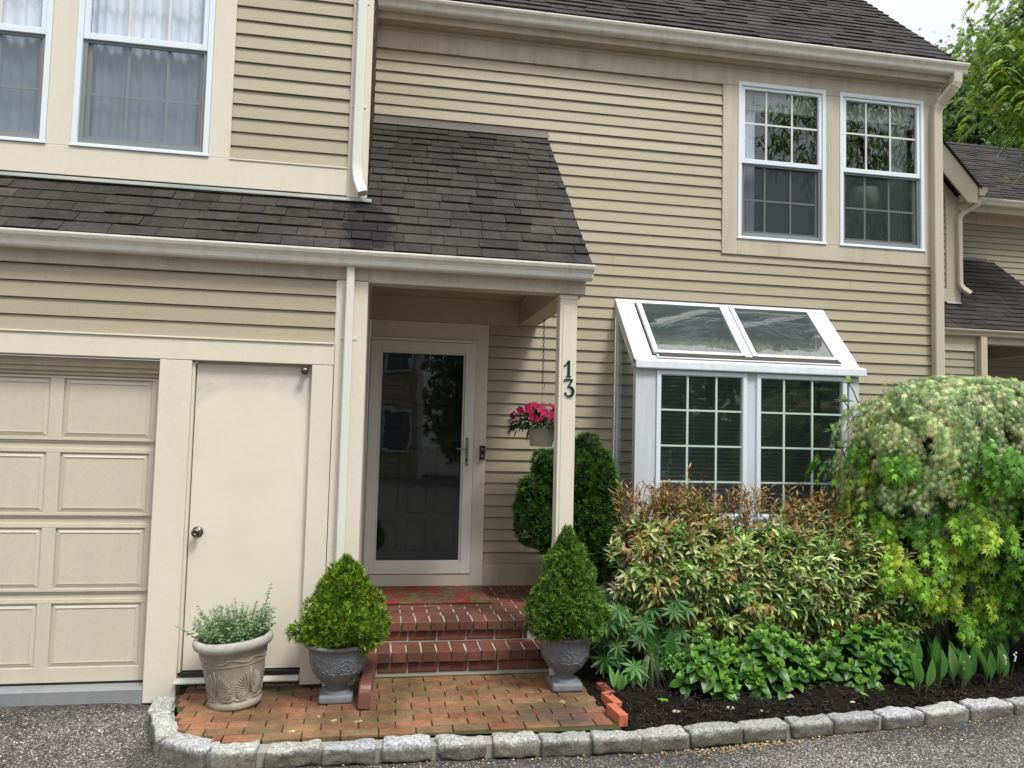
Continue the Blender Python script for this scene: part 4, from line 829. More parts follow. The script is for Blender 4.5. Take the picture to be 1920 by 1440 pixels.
# granite kerb stones
def kerb_stone(a, b, wdt=.135, hgt=.10, ztop=.092, seed=0):
    a, b = Vector((*a, 0)), Vector((*b, 0)); L_ = (b-a).length; ux = (b-a).normalized(); uy = Vector((-ux.y, ux.x, 0)); c = (a+b)/2 + uy*wdt/2
    nx, ny, nz = 16, 8, 7; mb = MB(); idx = {}; vs = []; fs = []
    def vid(i, j, k):
        if (i, j, k) in idx: return idx[(i, j, k)]
        p = Vector(((i/nx-.5)*L_, (j/ny-.5)*wdt, (k/nz-.5)*hgt)); h = Vector((L_/2, wdt/2, hgt/2)); rr = .013
        q = Vector([max(-h[m]+rr, min(h[m]-rr, p[m])) for m in range(3)]); dd_ = p-q
        if dd_.length > 1e-6: p = q+dd_.normalized()*min(dd_.length, rr)
        s_ = p*14+Vector((seed*7.3, seed*3.1, 0)); p += mnoise.noise_vector(s_)*.010 + mnoise.noise_vector(s_*.35)*.014 + mnoise.noise_vector(s_*2.7)*.005
        w_ = c + ux*p.x + uy*p.y; vs.append((w_.x, w_.y, ztop-hgt/2+p.z)); idx[(i, j, k)] = len(vs)-1; return len(vs)-1
    for i in range(nx):
        for j in range(ny):
            fs.append((vid(i,j,0), vid(i,j+1,0), vid(i+1,j+1,0), vid(i+1,j,0))); fs.append((vid(i,j,nz), vid(i+1,j,nz), vid(i+1,j+1,nz), vid(i,j+1,nz)))
        for k in range(nz):
            fs.append((vid(i,0,k), vid(i+1,0,k), vid(i+1,0,k+1), vid(i,0,k+1))); fs.append((vid(i,ny,k), vid(i,ny,k+1), vid(i+1,ny,k+1), vid(i+1,ny,k)))
    for j in range(ny):
        for k in range(nz):
            fs.append((vid(0,j,k), vid(0,j,k+1), vid(0,j+1,k+1), vid(0,j+1,k))); fs.append((vid(nx,j,k), vid(nx,j+1,k), vid(nx,j+1,k+1), vid(nx,j,k+1)))
    g_ = rnd.uniform(.62, 1.0); mb.add(vs, fs, (g_, g_*rnd.uniform(.96, 1.0), g_*rnd.uniform(.86, 1.02))); o = mb.build('kerb_stone', M['granite'], smooth=True); return o
PXK = [-.809, -.519, .153, .915, 1.527, 2.568, 3.748, 4.261]; PXP = [390, 500, 740, 1000, 1200, 1500, 1800, 1915]
spans = [(388,482),(500,597),(605,703),(716,808),(820,912),(925,1010),(1015,1106),(1111,1203),(1207,1289),(1294,1387),(1392,1476),(1488,1560),(1564,1647),(1656,1727),(1738,1815),(1824,1900),(1908,1990),(1998,2080)]
klab = ['long pale kerb stone in front of the tan pot','grey kerb stone just right of the tan pot','kerb stone in front of the left grey urn','pale kerb stone in front of the brown drain pipe','squared kerb stone before the middle of the brick patio','bluish kerb stone before the fallen pink petal','smooth pale kerb stone in front of the right grey urn','kerb stone where the orange edging bricks end','thin kerb stone just right of the orange edging bricks','kerb stone in front of the lupine and small seedlings','kerb stone split by a crack before the bare mulch','buff kerb stone in front of the left hydrangea','kerb stone between the two hydrangeas','kerb stone in front of the right hydrangea','kerb stone before the first lily of the valley','kerb stone under the weeping maple tips','rightmost whole kerb stone beside the drive','kerb stone cut off by the right edge of the photo']
for i, (a, b) in enumerate(spans):
    xa, xb = (float(np.interp(v, PXP, PXK)) if v <= 1915 else 4.261+(v-1915)*.0046 for v in (a, b))
    tag(kerb_stone((xa, kerb_y(xa)), (xb, kerb_y(xb)), seed=i+3, wdt=.118+rnd.uniform(-.012, .012), ztop=.094+rnd.uniform(-.005, .005)), klab[i], 'kerb stone', 'granite kerb stones along the drive')
for i, (a, b, lb) in enumerate((((-1.31, 5.20), (-1.285, 4.985), 'kerb stone against the garage door post'), ((-1.28, 4.965), (-1.125, 4.545), 'long curved kerb stone at the left corner of the patio'), ((-1.10, 4.525), (-.835, 4.345), 'slanting kerb stone at the rounded patio corner'))):
    tag(kerb_stone(a, b, seed=40+i, wdt=.125, hgt=.12), lb, 'kerb stone', 'granite kerb stones along the drive')
mb = MB(); ring_o = [(-1.285, 5.2), (-1.262, 4.98), (-1.11, 4.56), (-.83, 4.375)] + [(x, kerb_y(x)+.03) for x in np.arange(-.75, 5.5, .15)]
for (p, q) in zip(ring_o[:-1], ring_o[1:]):
    p, q = Vector((*p, 0)), Vector((*q, 0)); u_ = (q-p).normalized(); v_ = Vector((-u_.y, u_.x, 0)); e = u_*.004
    P = [p, q, q+v_*.115, p+v_*.115]; mb.add([(*x.xy, -.04) for x in P]+[(*x.xy, .068) for x in P], [(4,5,6,7),(0,1,5,4),(2,3,7,6),(1,2,6,5),(3,0,4,7)])
tag(mb.build('kerb_mortar', M['kmortar']), kind='structure')
# orange edging bricks
for (c, a, lb) in (((1.545, 5.00), 95, 'half buried weathered edging brick at the back of the bed edge'), ((1.520, 4.79), 97, 'middle orange edging brick between patio and bed'), ((1.490, 4.58), 96, 'bright orange edging brick by the kerb')):
    a = R_(a); q = MB().obox((c[0], c[1], .102-(.008 if c[1] > 4.9 else 0)), (math.cos(a)*.1, math.sin(a)*.1, 0), (-math.sin(a)*.028, math.cos(a)*.028, 0), (.002, 0, .035), (.50, .13, .07) if c[1] < 4.9 else (.32, .09, .05))
    tag(q.build('edging_brick', M['edgebrick'], bevel=.003), lb, 'brick', 'edging bricks')

# ================================================================== THINGS ON THE PATIO
rug = MB().box(.07, .965, 6.27, 6.93, .4025, .415).build('doormat', M['rug'], bevel=.003); tag(rug, 'brown doormat with red flowers on the brick landing', 'doormat')
dr = MB().sweep(arc_path([(.02, 5.45, .225), (-.002, 5.02, .222), (-.018, 4.90, .215), (-.022, 4.875, .09)], .07, 6), dprof(.062, .075), None, (1, 0, 0)).build('drain_pipe', M['brownpipe'], bevel=.003)
tag(dr, 'ribbed brown drain pipe end beside the left urn on the brick patio', 'drain pipe')

def tufts(mb, pos, nrm, tuft, hi, lo, nn):
    k = len(pos); br = rng.random(k)**1.8
    tcol = np.array(lo)*(1-br[:, None])+np.array(hi)*br[:, None]
    bw = rng.random(k) < .035; tcol[bw] = np.array([.10, .075, .03])
    P = np.repeat(pos, nn, 0); D = np.repeat(nrm+np.array([0, 0, .2]), nn, 0)+rng.normal(0, .55, (k*nn, 3)); colr = np.repeat(tcol, nn, 0)*(1+rng.normal(0, .16, (k*nn, 1)))
    scatter(mb, T_NEEDLE, P, D, rv(k*nn), rng.uniform(.75, 1.25, k*nn)*tuft*1.25, np.clip(colr, .004, 1))
def clump(p, f=7.5): return 1-2*abs(mnoise.noise(Vector(p)*f))          # rounded pads with creases between them
def pads(lobes, n, rmin, rmax, seed):
    r = random.Random(seed); out_ = list(lobes)
    for k in range(n):
        c, q = lobes[r.randrange(len(lobes))]; d_ = Vector((r.gauss(0, 1), r.gauss(0, 1)-.35, r.gauss(0, 1))).normalized(); e = r.uniform(rmin, rmax)
        out_.append(((c[0]+d_.x*q[0]*.88, c[1]+d_.y*q[1]*.88, c[2]+d_.z*q[2]*.88), (e, e*.9, e*.85)))
    return out_
def cone_pads(cone, n, seed):
    cx, cy, z0, H_, R = cone; r = random.Random(seed); out_ = []
    for k in range(n):
        t_ = .10+r.random()**1.2*.76; q = R*cone_rad(t_)*.86; a = r.uniform(0, 6.283); e = (.055+.03*r.random())*(1.1-.45*t_); out_.append(((cx+q*math.cos(a), cy+q*math.sin(a), z0+H_*t_+.01), (e, e, e*.85)))
    return out_
def needles(mb, lobes, n_tuft, tuft=.016, c_hi=(.13, .26, .03), c_lo=(.03, .09, .012), nn=9, fq=7.5):
    """tufts of needles on the skins of overlapping lobes: (centre, radii)"""
    tot = sum(r[0]*r[2] for c, r in lobes)
    for c, r in lobes:
        k = int(n_tuft*r[0]*r[2]/tot); d_ = rv(k); c = np.array(c); r = np.array(r)
        rad = np.array([1+.18*clump(c+v*r, fq) for v in d_])-.05+rng.normal(0, .03, k)
        pos = c+d_*r*rad[:, None]; nrm = d_/r; nrm /= np.linalg.norm(nrm, axis=1, keepdims=True); inside = np.zeros(k, bool)
        for c2, r2 in lobes:
            if (np.array(c2) == c).all(): continue
            inside |= (((pos-np.array(c2))/np.array(r2))**2).sum(1) < .74
        tufts(mb, pos[~inside], nrm[~inside], tuft, c_hi, c_lo, nn)
def cone_rad(t_, z=0):
    return (.78+.22*math.sin(min(1, t_/.22)*math.pi/2)) if t_ < .22 else max(0.0, 1-((t_-.22)/.78))**.88
def cone_tree(mb, cx, cy, z0, H_, R, n, tuft, hi, lo, seed, nn=9):
    r = random.Random(seed); pos, nrm = [], []; gx = [(-.03*R, 0)]
    while len(pos) < n:
        t_ = r.random(); q = cone_rad(t_)
        if r.random() > q*1.1+.03: continue
        a = r.uniform(0, 6.283); z = z0+H_*t_; v = Vector((cx+R*q*math.cos(a), cy+R*q*math.sin(a), z))
        big = mnoise.noise(Vector((math.cos(a)*1.3+seed, math.sin(a)*1.3, t_*3.2)))
        f = 1+.30*big+.17*clump(v+Vector((seed, 0, 0)), 10)+r.gauss(0, .025)+(r.uniform(.02, .09) if r.random() < .06 else 0)-.04; pos.append((cx+R*q*f*math.cos(a), cy+R*q*f*math.sin(a), z+.008)); nrm.append((math.cos(a), math.sin(a), .35+.8*t_))
    pos = np.array(pos); nrm = np.array(nrm); nrm /= np.linalg.norm(nrm, axis=1, keepdims=True); tufts(mb, pos, nrm, tuft, hi, lo, nn)
    pr = [(max(.0, R*.70*cone_rad(k/14)), z0+H_*(k/14)*.95) for k in range(15)]; q = MB().lathe([(0, z0)]+pr, (cx, cy, 0), 24)
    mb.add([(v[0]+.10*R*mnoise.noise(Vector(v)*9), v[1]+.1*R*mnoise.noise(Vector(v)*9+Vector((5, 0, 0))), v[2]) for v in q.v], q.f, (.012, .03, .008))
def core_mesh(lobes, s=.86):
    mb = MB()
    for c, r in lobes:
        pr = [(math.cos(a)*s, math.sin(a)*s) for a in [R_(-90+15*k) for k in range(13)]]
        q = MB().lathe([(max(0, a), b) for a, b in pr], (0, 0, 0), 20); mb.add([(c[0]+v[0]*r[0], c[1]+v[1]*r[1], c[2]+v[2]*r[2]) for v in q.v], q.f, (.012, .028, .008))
    return mb
def cone_lobes(cx, cy, z0, H_, R, n=7, seed=1, extra=()):
    r = random.Random(seed); L_ = []
    for k in range(n):
        t_ = k/(n-1); rr = R*(1-t_*.86)*(1.0 if k else .93); L_.append(((cx+r.uniform(-.02, .02)*R*3, cy+r.uniform(-.02, .02), z0+rr*.62+(H_-rr*.62-R*.14)*t_*.93), (rr, rr, rr*.85)))
        if k < n-2:
            for j in range(5):
                a = r.uniform(0, 6.28); q = rr*.42; L_.append(((cx+math.cos(a)*rr*.66, cy+math.sin(a)*rr*.66, z0+rr*.6+(H_-rr*.6-R*.14)*t_*.93+r.uniform(-.03, .03)), (q, q, q)))
    return L_+list(extra)
def urn_profile(s=1.0, rim=.212):
    k = rim/.212
    return [(0, .075), (.07*k, .075), (.062*k, .095), (.085*k, .115), (.125*k, .145), (.155*k, .19), (.172*k, .24), (.180*k, .30), (.184*k, .335), (.205*k, .343), (.214*k, .352), (.214*k, .362), (.204*k, .370), (.190*k, .368), (.178*k, .350), (.170*k, .30), (0, .30)]
def relief_on(prof_r, az_, strokes, w_=.004, d_=.006):
    """raised curved lines wrapped on a lathe body; strokes in (angle offset in m, z)"""
    mb = MB()
    for st_ in strokes:
        pts = []
        for s_, z in st_:
            r = prof_r(z)+d_*.3; a = az_+s_/r; pts.append((r*math.cos(a), r*math.sin(a), z))
        mb.tube(pts, w_, 6)
    return mb
def spiral(cx, cz, r0, r1, a0, a1, n=16):
    return [(cx+(r0+(r1-r0)*k/n)*math.cos(a0+(a1-a0)*k/n), cz+(r0+(r1-r0)*k/n)*math.sin(a0+(a1-a0)*k/n)) for k in range(n+1)]
def make_urn(root, rim, face):
    prof = urn_profile(1, rim); u = MB().lathe(prof, (0, 0, 0), 48).build('urn', M['urn'], root, smooth=True)
    b = MB().box(-.104, .104, -.104, .104, .0, .055).build('pedestal', M['urn'], u, bevel=.018, seg=3)
    MB().lathe([(.085, .0551), (.082, .066), (.066, .072), (.062, .085), (.0, .085)], (0, 0, 0), 32).build('stem', M['urn'], u, smooth=True)
    pr = lambda z: float(np.interp(z, [p[1] for p in prof[3:9]], [p[0] for p in prof[3:9]]))
    st_ = [spiral(0, .235, .058, .004, 0, 13, 48)] + [spiral(.055*math.cos(a)*.0, .235, .02, .05, a, a+1.2, 8) for a in [k*1.05 for k in range(6)]]
    for sgn in (-1, 1):
        st_ += [spiral(sgn*.125, .195, .032, .006, 1.2, 1.2+sgn*9, 26), [(sgn*(.055+.02*k), .19+.012*math.sin(k*1.4)) for k in range(5)], [(sgn*(.06+.022*k), .275-.01*math.sin(k*1.1)) for k in range(6)],
                spiral(sgn*.10, .27, .022, .004, 0, sgn*7, 18), [(sgn*(.15+.01*k), .225+.015*k) for k in range(4)], spiral(sgn*.19, .24, .028, .005, 2, 2-sgn*8, 20)]
    rb = MB()
    for fa in face:
        q = relief_on(pr, fa, st_, .0038); rb.add(q.v, q.f)
    rb.build('relief', M['urn'], u, smooth=True)
    MB().lathe([(0, .335), (.177*rim/.212, .33)], (0, 0, 0), 32).build('soil', M['soil'], root)
    return u
def potted_spruce(loc, rim, cone, lobes, n, label, face, hi, lo, seed):
    root = thing('potted_spruce', (0, 0, 0), label, 'potted spruce', 'potted dwarf spruces in grey urns'); make_urn(root, rim, face)
    mb = MB(); cone_tree(mb, *cone, int(n*.55), .026, hi, lo, seed, 8); lobes = lobes+cone_pads(cone, 42, seed+50); needles(mb, lobes, int(n*.62), .026, hi, lo); cm = core_mesh(lobes, .55); mb.add(cm.v, cm.f, (.012, .03, .008)); mb.build('crown', M['needle'], root)
    MB().tube([(0, 0, .30), (0, 0, .5)], .02, 8).build('trunk', M['bark'], root); root.location = loc; return root
potted_spruce((-.195, 5.055, .091), .212, (.03, 0, .345, .535, .222), [((-.20, -.05, .45), (.075, .07, .055)), ((-.255, -.03, .42), (.05, .045, .035)), ((-.15, -.02, .57), (.065, .07, .06)), ((.18, -.04, .57), (.08, .09, .11)), ((.05, -.17, .50), (.12, .07, .10))], 7500, 'bright green dwarf spruce in a grey urn left of the steps', [R_(-72)], (.40, .55, .05), (.035, .11, .012), 4)
potted_spruce((1.30, 5.130, .091), .198, (.0, 0, .335, .73, .222), [((-.17, -.04, .60), (.065, .065, .085)), ((.15, -.02, .53), (.09, .1, .11)), ((0, -.16, .5), (.12, .07, .1))], 8000, 'tall conical dwarf spruce in a grey urn before the porch post', [R_(-105)], (.27, .47, .07), (.025, .085, .016), 9)

# tan pot with catmint
root = thing('potted_mint', (0, 0, 0), 'tan embossed planter of silvery catmint by the side door', 'potted plant')
prof = [(0, 0), (.148, 0), (.156, .012), (.158, .040), (.150, .048), (.152, .06), (.158, .1), (.186, .27), (.196, .325), (.198, .345), (.214, .352), (.228, .362), (.236, .380), (.234, .402), (.222, .416), (.208, .416), (.196, .400), (.186, .36), (0, .35)]
pot = MB().lathe(prof[:10], (0, 0, 0), 56).build('pot', M['tanpot'], root, smooth=True)
MB().lathe(prof[9:], (0, 0, 0), 56).build('rim', M['potrim'], pot, smooth=True)
pr = lambda z: float(np.interp(z, [p[1] for p in prof[4:10]], [p[0] for p in prof[4:10]]))
rb = MB()
def palmette():
    st_ = [[(0, .10), (0, .19), (0, .245)]]
    for k, (l, a) in enumerate(((.125, 14), (.115, 30), (.105, 47), (.092, 64), (.08, 82), (.06, 100))):
        for sg in (-1, 1):
            a_ = R_(a); st_.append([(sg*math.sin(a_)*l*t_*(1)+sg*.003, .105+math.cos(a_)*l*t_*1.15-.02*t_*t_) for t_ in (0, .25, .5, .75, 1)])
            st_.append([(sg*math.sin(a_+.13)*l*t_*(.98)+sg*.004, .103+math.cos(a_+.13)*l*t_*1.13-.02*t_*t_) for t_ in (.3, .5, .75, .97)])
    for sg in (-1, 1):
        st_ += [spiral(sg*.048, .085, .030, .004, math.pi/2, math.pi/2+sg*9, 26), [(sg*.02, .062), (sg*.06, .058), (sg*.085, .064), (sg*.095, .078)]]
    return st_
for fa in (R_(-118), R_(-48), R_(22), R_(162)):
    q = relief_on(pr, fa, palmette(), .0042, .007); rb.add(q.v, q.f)
wave = [[(s_*.01, .297+.010*math.sin(s_*.42)) for s_ in range(0, 122)]]
q = relief_on(pr, 0, wave, .0035); rb.add(q.v, q.f); q = relief_on(pr, 0, [[(s_*.02, .270) for s_ in range(0, 60)], [(s_*.02, .325) for s_ in range(0, 63)]], .0028); rb.add(q.v, q.f)
rb.build('relief', M['tanpot'], pot, smooth=True)
MB().lathe([(0, .352), (.19, .352)], (0, 0, 0), 32).build('soil', M['soil'], root)
mb = MB(); sm_ = MB()
for k in range(150):
    a = rnd.uniform(0, 6.28); rr = .15*math.sqrt(rnd.random()); h = rnd.uniform(.12, .27); lean = rr/.15*.55+rnd.uniform(-.1, .2)
    if k == 0: a, rr, h, lean = -.15, .13, .40, .30
    if k == 1: a, rr, h, lean = -.3, .13, .30, .42
    if k == 2: a, rr, h, lean = 3.2, .15, .27, .95
    if k == 3: a, rr, h, lean = 2.9, .10, .30, .45
    if k == 4: a, rr, h, lean = 1.4, .02, .29, .1
    p0 = Vector((rr*math.cos(a), rr*math.sin(a), .35)); dr_ = Vector((math.cos(a)*lean, math.sin(a)*lean, 1)).normalized()
    path = [p0+dr_*h*t_+Vector((0, 0, -.04*lean*t_*t_)) for t_ in (0, .33, .66, 1)]; sm_.tube(path, .0022, 5, (.22, .26, .14), .5)
    ln = int(h/.017); pos = []; dd_ = []; sc_ = []
    for j in range(ln):
        t_ = .12+.88*j/ln; p = p0+dr_*h*t_+Vector((0, 0, -.04*lean*t_*t_)); b = j*1.57+k
        for sg in (0, math.pi):
            pos.append(p); dd_.append((math.cos(b+sg), math.sin(b+sg), .25)); sc_.append(rnd.uniform(.020, .036)*(1.25-.65*t_))
    k_ = len(pos); scatter(mb, T_OVATE, np.array(pos), np.array(dd_)+rng.normal(0, .25, (k_, 3)), np.tile([0, 0, 1.], (k_, 1))+rng.normal(0, .4, (k_, 3)), sc_, jit((.20, .31, .17), k_, .18))
mb.build('foliage', M['leaf'], root); sm_.build('stems', M['leaf'], root)
root.location = (-.800, 5.045, .092); root.rotation_euler = (R_(0), R_(-4.2), 0)

# hanging basket
HX, HY = 1.398, 6.50
root = thing('hanging_basket', (0, 0, 0), 'hanging pot of magenta impatiens on a dark chain under the porch beam', 'hanging basket')
MB().lathe([(0, 0), (.092, 0), (.096, .006), (.128, .165), (.136, .168), (.136, .182), (.126, .182), (.118, .165), (0, .15)], (0, 0, 0), 40).build('pot', M['hangpot'], root, smooth=True)
q = MB()
for k in range(3):
    a = R_(80+120*k); q.tube([(.13*math.cos(a), .13*math.sin(a), .175), (.0, 0, .535)], .0019, 5)
q.build('hanger_wire', M['wire'], root)
q = MB(); zc = .545; k = 0
while zc < 1.085:
    pts = [(.0085*math.cos(a), 0, zc+.016+.016*math.sin(a)) if k % 2 else (0, .0085*math.cos(a), zc+.016+.016*math.sin(a)) for a in [2*math.pi*j/12 for j in range(12)]]
    q.tube(pts, .0024, 5, closed=True); zc += .0265; k += 1
q.tube([(0, 0, .50), (.018, 0, .515), (.016, 0, .545), (0, 0, .555), (-.012, 0, .545)], .0025, 6); q.tube([(0, 0, 1.082), (.010, 0, 1.09), (0, 0, 1.11)], .003, 6)
q.build('chain', M['chain'], root)
lf = MB(); n = 520; d_ = rv(n); d_[:, 2] = np.abs(d_[:, 2]); P = d_*np.array([.27, .19, .13])*rng.uniform(.45, 1.05, (n, 1))+np.array([-.01, 0, .17]); dr2 = d_+np.array([0, 0, -.35])+rng.normal(0, .3, (n, 3))
scatter(lf, T_LANCE, P, dr2, d_+np.array([0, 0, .6]), rng.uniform(.05, .095, n), jit((.022, .055, .018), n, .3))
for k in range(34):
    a = rnd.uniform(2.2, 4.2) if k < 24 else rnd.uniform(0, 6.28); p = np.array([[.22*math.cos(a)-.01, .14*math.sin(a), .17+rnd.uniform(-.01, .05)]])
    lf_d = np.array([[math.cos(a)*.8, math.sin(a)*.8, -.9+rnd.uniform(0, .8)]]); scatter(lf, T_THIN, p+lf_d*.03, lf_d, np.array([[math.cos(a), math.sin(a), .8]]), [rnd.uniform(.08, .11)], jit((.02, .045, .016), 1, .2))
lf.build('foliage', M['leafg'], root)
fl = MB(); T_FL = palm([0, 72, 144, 216, 288], [1, 1, 1, 1, 1], .42, .12)
for k in range(66):
    d1 = rv(1)[0]; d1[2] = abs(d1[2])*.9+.12; d1[1] = -abs(d1[1]) if rnd.random() < .8 else d1[1]; d1 /= np.linalg.norm(d1); p = d1*np.array([.285, .19, .175])+np.array([-.01, 0, .195])
    nrm = d1+np.array([0, -.5, .1]); side = np.cross(nrm, rv(1)[0]); scatter(fl, T_FL, p[None], side[None], nrm[None], [rnd.uniform(.026, .036)], jit((.38, .004, .075), 1, .22, .05))
fl.build('flowers', M['petal'], root)
root.location = (HX, HY, 1.678)

# ================================================================== SHRUBS
# big dwarf spruce behind the porch post
SPK = .93
root = thing('garden_spruce', (1.65, 6.35, .1), 'large rounded dark green dwarf spruce growing behind the porch post', 'spruce')
lobes = [((1.72, 6.35, 1.30), (.30, .28, .46)), ((1.74, 6.33, 1.05), (.33, .30, .36)), ((1.33, 6.30, 1.12), (.20, .20, .26)), ((1.27, 6.28, 1.28), (.11, .12, .15)), ((1.45, 6.32, 1.52), (.13, .14, .16)), ((1.90, 6.3, 1.22), (.16, .16, .20)), ((1.45, 6.22, .98), (.18, .16, .20)), ((1.70, 6.12, 1.12), (.16, .12, .2)), ((1.86, 6.16, 1.38), (.13, .12, .15)), ((1.66, 6.18, 1.48), (.12, .11, .15)), ((1.60, 6.2, .80), (.2, .16, .25)), ((1.84, 6.22, .85), (.18, .16, .25)), ((1.74, 6.3, 1.68), (.10, .1, .12))]
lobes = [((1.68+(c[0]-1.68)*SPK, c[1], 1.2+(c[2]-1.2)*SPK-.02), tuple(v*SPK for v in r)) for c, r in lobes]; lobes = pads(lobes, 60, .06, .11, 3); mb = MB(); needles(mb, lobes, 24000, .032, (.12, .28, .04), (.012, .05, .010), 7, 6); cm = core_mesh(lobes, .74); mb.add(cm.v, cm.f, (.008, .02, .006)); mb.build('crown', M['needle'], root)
MB().tube([(1.68, 6.36, .08), (1.68, 6.36, .7)], .04, 8).build('trunk', M['bark'], root)

def shoots(lf, st_, tips, dirs, tmpl, n_leaf, L_, lsc, colf, droop=.0, spread=1.0, stem_col=(.12, .06, .04), nrm_bias=(0, -.2, 1), wh=2.4):
    """leafy shoots: leaves spiral along the last part of each shoot"""
    for p, d_ in zip(tips, dirs):
        p, d_ = Vector(p), Vector(d_).normalized(); base = p-d_*L_+Vector((0, 0, -droop*.0)); 
        if st_ is not None: st_.tube([base, p], .0022, 4, stem_col, .6)
        sx_ = d_.cross(Vector((.3, .2, 1))).normalized(); sy_ = d_.cross(sx_); P = []; D = []; Nr = []; S = []; ph = rnd.uniform(0, 6.28)
        for j in range(n_leaf):
            t_ = j/(n_leaf-1); q = base.lerp(p, .1+.9*t_); a = ph+j*wh
            dl = (sx_*math.cos(a)+sy_*math.sin(a))*spread*(1.1-.6*t_)+d_*(.45+.6*t_)+Vector((0, 0, -droop)); P.append(q); D.append(dl); Nr.append(Vector(nrm_bias)+d_*.5); S.append(lsc*rnd.uniform(.7, 1.2))
        scatter(lf, tmpl, np.array(P), np.array(D), np.array(Nr)+rng.normal(0, .45, (n_leaf, 3)), S, colf(p, n_leaf))

# leucothoe in front of the bay
root = thing('leucothoe_shrub', (2.9, 5.75, .1), 'wide shrub with green leaves and bronze new shoots below the bay window', 'shrub')
lf = MB(); stm = MB()
def leuc_col(p, n):
    t_ = (p.z-.96)/.33 + .34*mnoise.noise(Vector((p.x*3, p.z*3, 0)))+(.35 if p.x < 1.95 else 0)+rnd.uniform(-.35, .35)
    if t_ > .55: return jit((.27, .14, .055) if rnd.random() < .34 else ((.30, .25, .09) if rnd.random() < .6 else (.22, .27, .09)), n, .3, .1)
    if rnd.random() < .2: return jit((.44, .46, .24), n, .25)
    if rnd.random() < .12: return jit((.34, .22, .10), n, .3, .1)
    return jit((.15, .28, .07) if rnd.random() < .5 else (.34, .42, .14), n, .38, .08)
tips, dirs = [], []
for k in range(1150):
    x = rnd.uniform(1.70, 4.25); u_ = (x-1.70)/2.45
    top = 1.26+.14*math.sin(u_*9+.5)*.5-.32*max(0, u_-.62)**1.0/.38*.8; 
    if u_ < .12: top -= .35*(1-u_/.12)
    th_ = rnd.uniform(-.75, 1.25); cy = 5.72; ry = .50; cz, rz = .72, top-.72
    f = 1+.30*mnoise.noise(Vector((x*3.2, th_*2.6, 5)))
    y = cy-ry*math.cos(th_)*f*(1 if th_ < 1.57 else 0); z = cz+rz*math.sin(th_)*f if th_ > 0 else cz+.62*math.sin(th_)*f-.0
    tips.append((x, y+rnd.uniform(-.05, .06), z+rnd.uniform(-.05, .04))); dirs.append((rnd.uniform(-.5, .5)+(-.5 if u_ < .1 else 0), -.55*math.cos(th_)-.15, .35+.7*math.sin(max(th_, -.2))+rnd.uniform(-.2, .2)))
shoots(lf, stm, tips, dirs, T_LANCE, 10, .13, .080, leuc_col, .22, 1.0)
tips, dirs = [], []
for k in range(300):
    x = 1.80+2.15*rnd.random() if k > 60 else rnd.gauss(2.25, .15); tips.append((x, 5.72+rnd.uniform(-.25, .15), 1.25+rnd.uniform(-.06, .17)+(.14*rnd.random() if k % 9 == 0 else 0)-.10*max(0, (x-3.3)))); dirs.append((rnd.uniform(-.35, .35), rnd.uniform(-.3, .2), 1))
shoots(lf, stm, tips, dirs, T_THIN, 9, .17, .060, lambda p, n: jit((.27, .15, .055) if rnd.random() < .75 else (.26, .19, .06), n, .25, .1), .15, .8, (.10, .04, .025))
lf.build('foliage', M['leafg'], root)
for k in range(60):
    x = 1.9+2.1*rnd.random(); a = Vector((x+rnd.uniform(-.1, .1), 5.8, .1)); stm.tube([a, a+Vector((rnd.uniform(-.15, .15), rnd.uniform(-.2, 0), .5)), a+Vector((rnd.uniform(-.3, .3), rnd.uniform(-.35, .1), rnd.uniform(.8, 1.0)))], .005, 5, (.06, .035, .025), .5)
stm.build('stems', M['leaf'], root)
q = MB(); q.add([], []); 
inner = MB()
for (x, y, z, a, b, c) in ((2.2, 5.85, .62, .42, .30, .42), (2.75, 5.85, .64, .5, .3, .42), (3.35, 5.88, .58, .5, .3, .40), (3.85, 5.9, .5, .35, .28, .32), (3.0, 5.75, .38, 1.3, .25, .22), (4.1, 5.9, .45, .5, .3, .35)):
    lv = 500; d_ = rv(lv); scatter(inner, T_LANCE, np.array([x, y, z])+d_*np.array([a, b, c])*rng.uniform(.7, 1, (lv, 1)), d_+rng.normal(0, .4, (lv, 3)), d_, rng.uniform(.07, .1, lv), jit((.025, .045, .015), lv, .3))  # near-black leaf colour paints the shade inside the shrub
inner.build('inner_leaves', M['leafg'], root)

